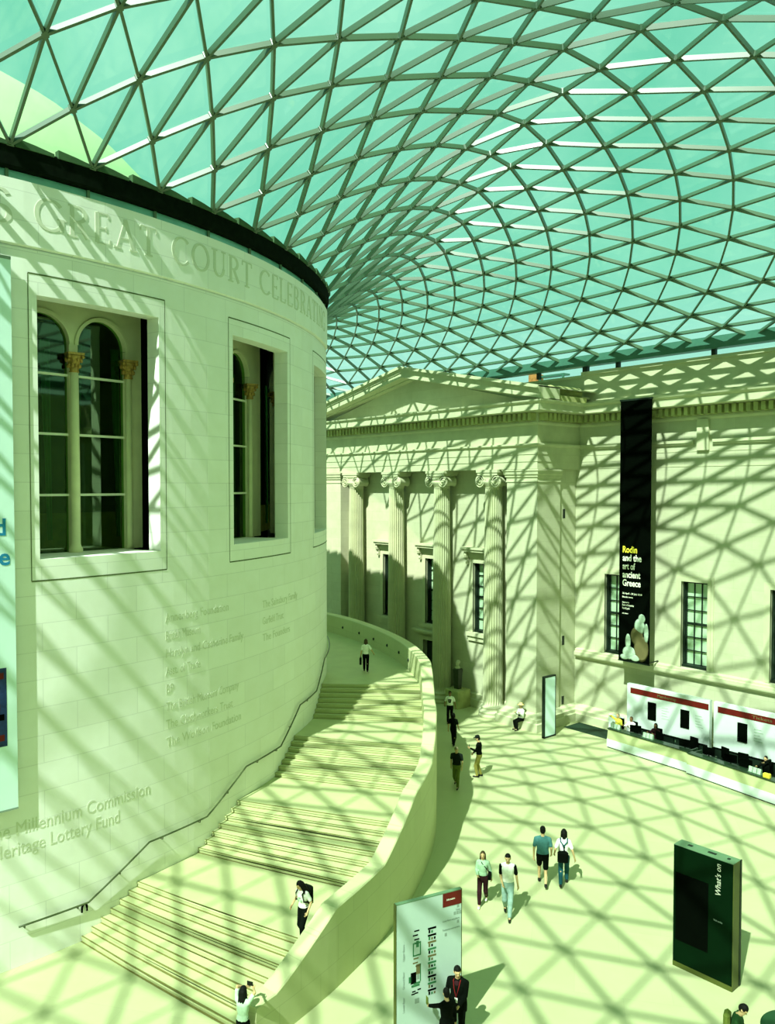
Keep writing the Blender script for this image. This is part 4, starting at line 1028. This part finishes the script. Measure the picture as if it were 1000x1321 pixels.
# round table in the lower right corner
rt_ = thing('round_table', 'round dark green table cut off by the lower right corner', 'table', (-7.72,18.3,0))
m = MB(); m.lathe([(.1,.68),(.74,.70),(.78,.72),(.78,.74),(.74,.75),(.1,.755)], (-7.72,18.3,0), 48); m.build('tabletop', M['tabletop'], rt_)
m = MB(); m.lathe([(.28,0),(.28,.03),(.05,.06),(.045,.68),(.2,.69)], (-7.72,18.3,0), 20); m.build('leg', M['winframe'], rt_)
m = MB(); m.lathe([(.02,.755),(.34,.757),(.35,.760),(.02,.762)], (-7.72,18.3,0), 28); m.build('inlay', M['mint'], rt_)
# ================================================================== PEOPLE
PM = {}
def pm_(name, col, rough=.85, spec=.2):
    if name not in PM: PM[name] = mat(name, col, rough, .12, 14, spec)
    return PM[name]
SKIN = pm_('light skin', (.50,.36,.17), .6); SKIN2 = pm_('brown skin', (.20,.12,.045), .6)
HAIRB = pm_('black hair', (.004,.005,.003), .7, .1); HAIRN = pm_('brown hair', (.05,.035,.012), .6); HAIRG = pm_('short grey hair', (.18,.17,.09), .7)
LIP = pm_('lips', (.30,.10,.07), .6); EYE = pm_('eyes', (.01,.01,.008), .3)
BLACKC = pm_('black cloth', (.003,.005,.003), .9, .04); WHITEC = pm_('white cloth', (.80,.86,.74)); DARKC = pm_('charcoal cloth', (.007,.012,.008), .9, .05)
SHOEB = pm_('black shoes', (.008,.010,.006), .5); SHOEW = pm_('white shoes', (.75,.80,.68), .6)
TEAL = pm_('teal cloth', (.05,.17,.16)); DENIM = pm_('dark denim', (.008,.075,.085)); JEANS = pm_('pale denim', (.24,.38,.32)); OLIVEC = pm_('olive cloth', (.10,.14,.02)); KHAKI = pm_('khaki cloth', (.30,.28,.06)); SAGE = pm_('sage cloth', (.28,.46,.28)); MAROON = pm_('dark maroon cloth', (.022,.004,.006)); STRAW = pm_('straw', (.72,.60,.24)); GREENC = pm_('dark green cloth', (.015,.065,.015)); REDC = pm_('red ribbon', (.16,.006,.006)); PAPER = pm_('paper', (.70,.62,.22)); YELC = pm_('yellow cloth', (.60,.56,.05)); MINTC = pm_('pale mint cloth', (.46,.66,.46))

def capsule(mb, a, b, ra, rb, n=10):
    a, b = Vector(a), Vector(b); d = b-a
    if d.length < 1e-5: return mb.ball(a, ra, n)
    d.normalize(); s = d.cross(Vector((0,0,1)));
    if s.length < 1e-3: s = Vector((1,0,0))
    s.normalize(); t = s.cross(d); rings = []
    for k in (-80,-55,-28): rings.append((a+d*ra*sin(R_(k)), ra*cos(R_(k))))
    for k in range(5): q = k/4; rings.append((a.lerp(b,q), lerp(ra,rb,q)))
    for k in (28,55,80): rings.append((b+d*rb*sin(R_(k)), rb*cos(R_(k))))
    return mb.loft([[p+s*r*cos(2*pi*j/n)+t*r*sin(2*pi*j/n) for j in range(n)] for p, r in rings])
def torso(mb, secs, n=16):
    """secs: (centre, half width vec, half depth vec)"""
    rings = []
    c0_, x0_, y0_ = secs[0]; c1_, x1_, y1_ = secs[-1]
    S = [(c0_+(c0_-secs[1][0])*.08, x0_*.5, y0_*.5)]+secs+[(c1_+(c1_-secs[-2][0])*.15, x1_*.5, y1_*.5)]
    for c_, x_, y_ in S: rings.append([c_+x_*cos(2*pi*j/n)+y_*sin(2*pi*j/n) for j in range(n)])
    return mb.loft(rings)
def fuse(mb, voxel):
    """join overlapping closed shapes into one continuous skin"""
    me = bpy.data.meshes.new('t'); me.from_pydata([tuple(v) for v in mb.v], [], mb.f)
    bm = bmesh.new(); bm.from_mesh(me); bmesh.ops.recalc_face_normals(bm, faces=bm.faces); bm.to_mesh(me); bm.free()
    o = bpy.data.objects.new('t', me); COL.objects.link(o)
    md = o.modifiers.new('r', 'REMESH'); md.mode = 'VOXEL'; md.voxel_size = voxel
    sm = o.modifiers.new('s', 'SMOOTH'); sm.factor = .5; sm.iterations = 3
    bpy.context.view_layer.update()
    r = bpy.data.meshes.new_from_object(o.evaluated_get(DEP()))
    out = ([v.co.copy() for v in r.vertices], [tuple(p.vertices) for p in r.polygons])
    bpy.data.objects.remove(o); bpy.data.meshes.remove(me); bpy.data.meshes.remove(r)
    return out
def ik(a, b, l1, l2, pole):
    d = b-a; L = min(d.length, (l1+l2)*.999); u = d.normalized(); x = (l1*l1-l2*l2+L*L)/(2*L); h = sqrt(max(0, l1*l1-x*x))
    p = pole-u*pole.dot(u); p.normalize(); return a+u*x+p*h, a+u*L

def person(label, loc, face, h, top='tee', topm=BLACKC, botm=BLACKC, shoes=SHOEB, skin=SKIN, hair='short', hairm=HAIRB,
           feet=((-.10,.0,0),(.10,.0,0)), hands=((-.27,.05,.80),(.27,.05,.80)), lean=0.0, headturn=0.0, nod=0.0, shorts=False, female=False, seat=None, wide=1.0, sleevem=None, extras=None, name='person'):
    """local frame: x right, y forward, z up, for a 1.75 m figure"""
    k = h/1.75; root = thing(name, label, 'person', loc)
    T = Matrix.Translation(Vector(loc)) @ Matrix.Rotation(R_(face)-pi/2, 4, 'Z') @ Matrix.Scale(k, 4)
    V = lambda *p: Vector(p)
    pelv = V(0,0,.93) if seat is None else V(0,-.05,seat)
    if seat is None:                      # keep both feet reachable
        spread = max(abs(f[1]) for f in feet); pelv.z -= max(0, spread-.12)*.22
    up_ = V(0, sin(lean), cos(lean)); fwd_ = V(0, cos(lean), -sin(lean)); X = V(1,0,0)
    P = lambda z, y=0: pelv+up_*(z-.93)+fwd_*y
    sw = (.178 if not female else .158)*wide
    neck = P(1.45, .0); hc = P(1.61, .035+.05*nod)+V(0,0,-.02*nod)
    sh = [P(1.385)-X*sw, P(1.385)+X*sw]
    hip = [pelv+V(s*.088,0,-.04) for s in (-1,1)]
    legs = []
    for i in (0,1):
        f = V(*feet[i]); ank = f+V(0,0,.085); kn, ank2 = ik(hip[i], ank, .42, .41, V(0,1,.05)); legs.append((hip[i], kn, ank2, f))
    arms = []
    for i in (0,1):
        s = -1 if i == 0 else 1
        hd_ = V(*hands[i]); hd_ = hd_ if seat is None else hd_
        el, wr = ik(sh[i], hd_, .285, .255, V(s*.35,-1,-.35)); arms.append((sh[i], el, wr))
    ht = Matrix.Rotation(headturn, 4, 'Z') @ Matrix.Rotation(-nod*.7-lean*.4, 4, 'X')
    HP = lambda x, y, z: hc+(ht @ V(x,y,z))
    # --- body: one continuous skin
    b = MB(); cw = .90 if female else 1.0
    def trunk(mb, e=0.0, zlo=.86, zhi=1.43, w_=1.0):
        secs = []
        for z, hx, hy, yo in ((.86,.155,.105,-.01),(.96,.160,.112,-.01),(1.08,.132*(.92 if female else 1.03),.095,.0),(1.20,.148,.108,.005),(1.32,.163,.112,.005),(1.40,.128,.086,-.005),(1.45,.075,.065,-.01)):
            if zlo-.001 <= z <= zhi+.03: secs.append((P(z,yo), X*(hx*cw*wide*w_+e), fwd_*(hy*wide+e)))
        torso(mb, secs)
    trunk(b, 0, .86, 1.46)
    capsule(b, P(1.42), hc+V(0,0,-.06), .058, .052)
    b.ball(hc+V(0,0,.01), (.074,.092,.112), 14, 0, ht.to_3x3()); b.ball(HP(0,.028,-.055), (.052,.058,.058), 10)
    b.ball(HP(0,.098,-.018), (.014,.022,.022), 8); b.ball(HP(0,.075,.03), (.045,.022,.016), 8)
    for s in (-1,1): b.ball(HP(s*.076,-.005,-.005), (.013,.022,.034), 8)
    for hp_, kn, an, f in legs:
        capsule(b, hp_, kn, .082, .055); capsule(b, kn, an, .055, .036); mid = kn.lerp(an,.3)+V(0,-.010,0); b.ball(mid, (.045,.043,.11), 10)
        capsule(b, an+V(0,0,-.02), f+V(0,.15,.035), .036, .030)
    for i, (s_, e_, w_) in enumerate(arms):
        capsule(b, s_, e_, .046, .037); capsule(b, e_, w_, .037, .026)
        d = (w_-e_).normalized(); palm = w_+d*.05; capsule(b, w_, palm+d*.02, .026, .030)
    vs, fs = fuse(b, .013)
    body = MB(); body.add([T@v for v in vs], fs, 0, True)
    for i, (s_, e_, w_) in enumerate(arms):           # five separate fingers rooted in the palm
        d = (w_-e_).normalized(); sx = 1 if i == 0 else -1
        a_ = d.cross(V(0,1,.2)).normalized(); c_ = a_.cross(d).normalized(); curl = c_ if c_.y > 0 else -c_
        a_ = V(0,1,0)-d*d.y; a_ = a_.normalized() if a_.length > .2 else V(1,0,0); curl = d.cross(a_)*sx
        base = w_+d*.055
        for q, ln in enumerate((.075,.085,.080,.062)):
            o0 = base+a_*(.027-.018*q); o1 = o0+d*ln*.5+curl*.010; o2 = o1+d*ln*.38+curl*.025
            fm = MB(); fm.tube([o0,o1,o2], .0085, 6, 0, [.0095,.009,.007]); body.add([T@Vector(v) for v in fm.v], fm.f, 0, True)
        o0 = w_+d*.015+a_*.022; o1 = o0+d*.03+a_*.025+curl*.012; o2 = o1+d*.03+a_*.006+curl*.01
        fm = MB(); fm.tube([o0,o1,o2], .009, 6, 0, [.011,.010,.008]); body.add([T@Vector(v) for v in fm.v], fm.f, 0, True)
    for s in (-1,1):
        e_ = MB(); e_.ball(HP(s*.030,.083,.012), (.011,.008,.007), 6); body.add([T@Vector(v) for v in e_.v], e_.f, 2)
    e_ = MB(); e_.ball(HP(0,.086,-.062), (.022,.010,.007), 8); body.add([T@Vector(v) for v in e_.v], e_.f, 1)
    body.build('body', [skin, LIP, EYE], root, recalc=False, loc=loc)
    def part(nm, mb, mt, vox=.016, parent=root, fu=True):
        if fu: v_, f_ = fuse(mb, vox); mm = MB(); mm.add([T@v for v in v_], f_, 0, True)
        else: mm = MB(); mm.v = [T@Vector(v) for v in mb.v]; mm.f = mb.f; mm.m = mb.m; mm.sm = mb.sm
        return mm.build(nm, mt, parent, loc=loc, recalc=not fu)
    # --- trousers / shorts
    b = MB(); secs = [(P(z,yo), X*(hx*cw*wide+.014), fwd_*(hy*wide+.014)) for z, hx, hy, yo in ((.80,.135,.095,-.01),(.88,.160,.110,-.01),(.98,.155,.108,-.01),(1.03,.142,.100,0))]; torso(b, secs)
    for hp_, kn, an, f in legs:
        if shorts: capsule(b, hp_, hp_.lerp(kn,.86), .095, .082)
        else: capsule(b, hp_, kn, .094, .074); capsule(b, kn, an+V(0,0,.02), .080, .058)
    part('shorts' if shorts else 'trousers', b, botm)
    # --- top
    b = MB(); trunk(b, .016, .90 if top != 'coat' else .86, 1.42)
    if top == 'coat': torso(b, [(P(z), X*(hx+.02)*wide, fwd_*(hy+.02)) for z, hx, hy in ((.74,.165,.12),(.88,.172,.125),(1.0,.165,.12))])
    slv = []
    capsule(b, P(1.415)-X*.05, P(1.385)+X*-sw*.96, .058, .050); capsule(b, P(1.415)+X*.05, P(1.385)+X*sw*.96, .058, .050)
    for s_, e_, w_ in arms:
        sl_b = MB() if sleevem else b
        if sleevem: slv.append(sl_b)
        if top == 'tee': capsule(sl_b, s_+V(0,0,-.01), s_.lerp(e_,.72), .057, .056)
        else: capsule(sl_b, s_+V(0,0,-.01), e_, .057, .053); capsule(sl_b, e_, e_.lerp(w_,.93), .052, .042)
    tp = part('jacket' if top in ('coat','jacket') else 'shirt', b, topm)
    for q_ in slv: part('sleeve', q_, sleevem, .014, tp)
    # --- shoes
    for hp_, kn, an, f in legs:
        b = MB(); capsule(b, f+V(0,-.055,.045), f+V(0,.02,.048), .044, .044); capsule(b, f+V(0,.02,.042), f+V(0,.165,.034), .044, .033); capsule(b, an+V(0,0,-.01), f+V(0,-.02,.05), .045, .046)
        for i_, v in enumerate(b.v): b.v[i_] = (v[0], v[1], max(v[2], f.z+.002))
        part('shoe', b, shoes, .012)
    # --- hair or hat
    b = MB()
    if hair in ('short','long','bob','cap','hat'):
        b.ball(HP(0,-.012,.035), (.083,.094,.095), 14, 0, ht.to_3x3()); b.ball(HP(0,-.035,-.01), (.080,.072,.085), 12)
        if hair == 'bob': 
            for s in (-1,1): capsule(b, HP(s*.062,-.01,.03), HP(s*.075,.0,-.12), .036, .030)
            capsule(b, HP(0,-.06,0), HP(0,-.075,-.12), .07, .06)
        if hair == 'long':
            for s in (-1,1): capsule(b, HP(s*.062,-.015,.03), HP(s*.085,-.005,-.26), .036, .030); capsule(b, HP(s*.035,-.07,0), HP(s*.05,-.10,-.34), .055, .045)
            capsule(b, HP(0,-.06,0), HP(0,-.10,-.36), .07, .055)
        hairv = fuse(b, .011)
        fl = MB()
        inv = ht.to_3x3().inverted(); keep = []
        for i_, f_ in enumerate(hairv[1]):
            c_ = inv @ (sum((hairv[0][q] for q in f_), Vector())/len(f_)-hc)
            if c_.y > .035 and c_.z < .062 and abs(c_.x) < .068: continue
            if c_.y > .01 and c_.z < -.02 and hair == 'short': continue
            keep.append(f_)
        mm = MB(); mm.add([T@v for v in hairv[0]], keep, 0, True); mm.build('hair', hairm, root, loc=loc, recalc=False)
    if hair == 'hat':
        b = MB(); rg = []
        for r_, z in ((.19,.068),(.195,.072),(.105,.082),(.098,.10),(.085,.16),(.05,.175),(.01,.178)): rg.append([HP(r_*cos(2*pi*j/20), -.005+r_*1.08*sin(2*pi*j/20), z) for j in range(20)])
        b.loft(rg); part('straw_hat', b, STRAW, fu=False)
    if hair == 'cap':
        b = MB(); rg = []
        for r_, z in ((.092,.045),(.094,.06),(.085,.115),(.05,.145),(.01,.15)): rg.append([HP(r_*cos(2*pi*j/16), -.005+r_*1.12*sin(2*pi*j/16), z) for j in range(16)])
        b.loft(rg); b.loft([[HP(x_,y_,z_) for x_, y_ in ((-.07,.06),(.07,.06),(.055,.17),(-.055,.17))] for z_ in (.052,.062)], 0, True, False); part('cap', b, DARKC, fu=False)
    if extras: extras(root, T, part, dict(P=P, X=X, f=fwd_, arms=arms, sh=sh, HP=HP, V=V, legs=legs))
    return root
def bag(root, T, part, J, c, size, mt, strap=None, nm='bag'):
    b = MB(); c = Vector(c); b.bbox(c-Vector(size)/2, c+Vector(size)/2, min(size)*.25); ob = part(nm, b, mt, fu=False)
    if strap: s = MB(); s.tube(strap, .014, 6); part('strap', s, mt, parent=ob, fu=False)
WALK = ((-.09,.24,.0),(.09,-.26,.06)); WALK2 = ((-.09,-.24,.05),(.09,.22,.0)); STAND = ((-.10,.02,0),(.10,-.02,0))
SWING = ((-.25,-.08,.84),(.25,.16,.86)); SWING2 = ((-.25,.16,.86),(.25,-.08,.84))

def ex_bagL(root, T, part, J): bag(root, T, part, J, (-.27,.03,.56), (.11,.30,.34), DARKC, [(-.27,-.06,.72),(-.26,.0,.83),(-.27,.10,.72)], 'handbag')
person('woman in a white top and black trousers walking away across the upper landing', (-29.78,23.52,RISE*28), 140, 1.60, 'tee', WHITEC, BLACKC, SHOEB, hair='bob', hairm=HAIRN, feet=WALK, hands=((-.27,.03,.80),(.40,.05,.95)), female=True, extras=ex_bagL)
def ex_print(root, T, part, J):
    b = MB()
    for x, z, a_, c_ in ((0,1.28,.10,.05),(0,1.17,.085,.05),(-.05,1.23,.03,.08),(.05,1.23,.03,.08)): b.ball(J['P'](z,.122)+J['X']*x, (a_,.012,c_), 8)
    part('shirt_print', b, DARKC, fu=False)
person('man in a white t-shirt with a dark print walking by the statue block', (-31.5,30.7,0), -50, 1.77, 'tee', WHITEC, BLACKC, SHOEB, SKIN2, hair='short', feet=WALK2, hands=((-.30,-.02,.84),(.27,.18,.98)), extras=ex_print)
person('person all in black with dark hair walking away beside the parapet', (-28.54,28.05,0), 120, 1.68, 'tee', BLACKC, BLACKC, SHOEB, hair='bob', feet=WALK, hands=SWING)
person('man in a dark t-shirt and olive trousers walking along the shaded parapet', (-24.5,24.28,0), -55, 1.80, 'tee', DARKC, OLIVEC, SHOEB, hair='short', hairm=HAIRG, feet=WALK, hands=SWING2, nod=.5, wide=1.12)
def ex_phone(root, T, part, J):
    w_ = J['arms'][0][2]; b = MB(); b.box(w_+Vector((.0,.05,.0)), w_+Vector((.07,.065,.14))); part('phone', b, SHOEB, fu=False)
person('man in a dark cap and black jacket with khaki trousers looking at his hands', (-24.73,25.89,0), 215, 1.86, 'jacket', BLACKC, KHAKI, SHOEB, hair='cap', feet=((-.10,.06,0),(.10,-.06,0)), hands=((-.10,.34,1.20),(.20,.26,.92)), nod=.4, extras=ex_phone)
def ex_cam(root, T, part, J):
    b = MB(); c = J['P'](1.13,.155); b.bbox(c+Vector((-.06,-.03,-.04)), c+Vector((.06,.03,.04)), .012); b.lathe([(.03,-.0),(.032,.02),(.03,.05)], c+Vector((0,.03,-.02)), 10); ob = part('camera', b, SHOEB, fu=False)
    s = MB(); s.tube([c+Vector((-.06,0,.02)), J['P'](1.42,.09)-J['X']*.07, J['P'](1.46,-.05), J['P'](1.42,.09)+J['X']*.07, c+Vector((.06,0,.02))], .010, 6); part('camera_strap', s, SHOEB, parent=ob, fu=False)
person('man in a straw hat and white shirt seated on the plinth of the right pier', (-28.25,32.72,0), -95, 1.72, 'long', WHITEC, BLACKC, SHOEB, hair='hat', seat=.58, feet=((-.12,.36,0),(.13,.28,0)), hands=((-.13,.20,.92),(.13,.22,.90)), extras=ex_cam)
def ex_shoulder(root, T, part, J): bag(root, T, part, J, (-.22,.10,.98), (.10,.22,.20), BLACKC, [(-.22,.12,1.08),J['P'](1.38,.11)+J['X']*.02,J['P'](1.47,.0)+J['X']*.10,J['P'](1.40,-.11),(-.20,-.06,1.04)], 'shoulder_bag')
person('woman in a sage green top and black trousers walking towards us with white shoes', (-17.02,18.01,0), -52, 1.70, 'long', SAGE, MAROON, SHOEW, hair='bob', hairm=HAIRN, feet=WALK2, hands=((-.26,-.05,.84),(.14,.24,1.02)), female=True, extras=ex_shoulder)
person('man in a white baseball shirt with black sleeves and pale jeans walking towards us', (-16.08,18.09,0), -50, 1.95, 'tee', WHITEC, JEANS, SHOEB, hair='short', feet=((-.06,.24,0),(.07,-.22,.05)), hands=((-.27,-.02,.82),(.13,.24,.96)), nod=.3, sleevem=BLACKC)
person('man in a teal t-shirt and black shorts walking away across the sunlit floor', (-16.62,20.36,0), 130, 1.96, 'tee', TEAL, BLACKC, SHOEB, hair='short', feet=WALK, hands=SWING, shorts=True, wide=1.10)
def ex_dung(root, T, part, J):
    s = MB()
    for q in (-1,1): s.tube([J['P'](1.06,-.125)+J['X']*.03*q, J['P'](1.25,-.135)+J['X']*.06*-q*.3, J['P'](1.40,-.115)+J['X']*.10*q, J['P'](1.47,-.02)+J['X']*.10*q, J['P'](1.38,.12)+J['X']*.09*q, J['P'](1.15,.13)+J['X']*.08*q], .020, 6)
    part('dungaree_straps', s, DENIM, fu=False)
    b = MB(); c = J['P'](.98,-.20); b.bbox(c+Vector((-.19,-.08,-.16)), c+Vector((.13,.09,.16)), .05); ob = part('black_bag', b, BLACKC, fu=False)
    s = MB(); s.tube([c+Vector((-.15,0,.12)), J['sh'][0]+Vector((.03,-.02,.06)), c+Vector((.05,-.02,.14))], .014, 6); part('bag_strap', s, BLACKC, parent=ob, fu=False)
person('woman in a white top and dark denim dungarees carrying a black bag, walking away', (-16.18,20.88,0), 128, 1.86, 'tee', WHITEC, DENIM, SHOEB, hair='bob', feet=WALK2, hands=((-.28,.10,.90),(.32,-.05,.86)), female=True, extras=ex_dung)
def ex_lan(root, T, part, J):
    s = MB(); c = J['P'](1.08,.145); s.tube([J['P'](1.46,-.05)-J['X']*.06, J['P'](1.42,.10)-J['X']*.075, J['P'](1.28,.142)-J['X']*.05, c, J['P'](1.28,.142)+J['X']*.05, J['P'](1.42,.10)+J['X']*.075, J['P'](1.46,-.05)+J['X']*.06], .010, 6); ob = part('lanyard', s, REDC, fu=False)
    b = MB(); b.box(c+Vector((-.035,-.0,-.10)), c+Vector((.035,.012,0))); part('badge', b, WHITEC, parent=ob, fu=False)
    b = MB(); torso(b, [(J['P'](z,.098), J['X']*w_, J['f']*.034) for z, w_ in ((1.12,.02),(1.25,.045),(1.40,.06))]); part('shirt_front', b, MAROON, fu=False)
person('man in a black suit with a red lanyard standing by the directory sign', (-13.05,13.0,0), -62, 1.87, 'coat', BLACKC, BLACKC, SHOEB, hair='short', feet=((-.14,.05,0),(.14,-.03,0)), hands=((-.10,.26,1.0),(.24,.12,.92)), headturn=.5, nod=.4, extras=ex_lan, wide=1.08)
def ex_map(root, T, part, J):
    w_ = J['arms'][0][2]; b = MB(); b.box(w_+Vector((-.01,.05,-.04)), w_+Vector((.0,.16,.16))); part('folded_map', b, OLIVEC, fu=False)
person('person in black seen from behind pointing at the white directory sign', (-12.80,12.40,0), 165, 1.66, 'coat', BLACKC, BLACKC, SHOEB, hair='short', feet=STAND, hands=((-.22,.48,1.10),(.26,.05,.82)), extras=ex_map)
person('woman with long black hair and a pale top photographing at the foot of the stairs', (-15.78,8.95,0), 118, 1.66, 'tee', MINTC, BLACKC, SHOEB, hair='long', feet=STAND, hands=((-.08,.26,1.56),(.15,.24,1.58)), female=True, extras=lambda r, T, part, J: part('phone', MB().box((-.07,.30,1.58),(.09,.312,1.68)), SHOEB, fu=False))
def ex_pack(root, T, part, J):
    b = MB(); c = J['P'](1.22,-.21); b.bbox(c+Vector((-.16,-.09,-.24)), c+Vector((.16,.09,.22)), .05); ob = part('backpack', b, BLACKC, fu=False)
    s = MB()
    for q in (-1,1): s.tube([J['P'](1.40,-.13)+J['X']*.10*q, J['P'](1.47,.0)+J['X']*.11*q, J['P'](1.38,.125)+J['X']*.11*q, J['P'](1.18,.12)+J['X']*.14*q, J['P'](1.08,-.08)+J['X']*.15*q], .018, 6)
    part('backpack_straps', s, BLACKC, parent=ob, fu=False)
    b = MB()
    for x, z, a_ in ((0,1.27,.05),(-.04,1.19,.035),(.045,1.2,.04)): b.ball(J['P'](z,.122)+J['X']*x, (a_,.012,.045), 8)
    part('shirt_print', b, SAGE, fu=False)
person('woman with long hair and a black backpack coming down the lowest landing', (-17.32,11.62,RISE*7), -75, 1.70, 'tee', WHITEC, BLACKC, SHOEB, hair='long', feet=((-.09,.16,0),(.09,-.14,.02)), hands=((-.26,.14,.92),(.30,.12,.95)), lean=.12, headturn=-.5, nod=.6, female=True, extras=ex_pack)
def ex_food(root, T, part, J):
    w_ = J['arms'][1][2]; b = MB(); b.loft([[w_+Vector((x_,.04+y_,z_)) for x_, y_ in ((-.10,-.02),(.06,-.02),(.06,.10),(-.10,.10))] for z_ in (.03,.06)], 0, True, False); part('paper_wrap', b, PAPER, fu=False)
    b = MB(); c = J['P'](1.18,-.19); b.bbox(c+Vector((-.15,-.07,-.2)), c+Vector((.15,.07,.24)), .05); part('backpack', b, OLIVEC, fu=False)
person('man in a dark green jacket looking down at a paper in the lower right corner', (-8.40,16.78,0), 20, 1.77, 'jacket', GREENC, BLACKC, SHOEB, hair='short', feet=STAND, hands=((-.08,.36,1.12),(.10,.36,1.12)), headturn=-.2, nod=1.0, lean=.10, extras=ex_food)
# staff behind the desks
def clerk(label, chl, mx_, u, back, topm, skin, hair, hairm, hands, sl='long', h=1.72, extras=None):
    p = on_desk(mx_, u, back, .012); t = office_chair(chl, (p.x, p.y+.02, .012), 0.0)
    person(label, (p.x,p.y,.012), -95, h, sl, topm, BLACKC, SHOEB, skin, hair=hair, hairm=hairm, seat=.62, feet=((-.12,.26,0),(.12,.24,0)), hands=hands, extras=extras)
DH_ = ((-.16,.36,.98),(.16,.36,.98))
clerk('person in yellow at the left end of the left desk', 'black chair under the person in yellow at the left desk', d1, -.32, 1.25, YELC, SKIN, 'short', HAIRG, ((-.22,.30,1.05),(.30,.22,1.25)))
clerk('person in a white shirt near the left end of the left desk', 'black chair under the person in a white shirt at the left desk', d1, .45, 1.30, WHITEC, SKIN2, 'short', HAIRN, DH_)
clerk('clerk in dark patterned clothes at the middle of the left desk', 'black chair under the clerk in dark patterned clothes', d1, 1.86, 1.30, MAROON, SKIN2, 'bob', HAIRB, DH_)
clerk('clerk in a dark suit resting on one hand at the right desk', 'black chair under the suited clerk at the right desk', d2, 2.95, 1.34, BLACKC, SKIN, 'short', HAIRB, ((-.10,.24,1.22),(.18,.36,.98)))
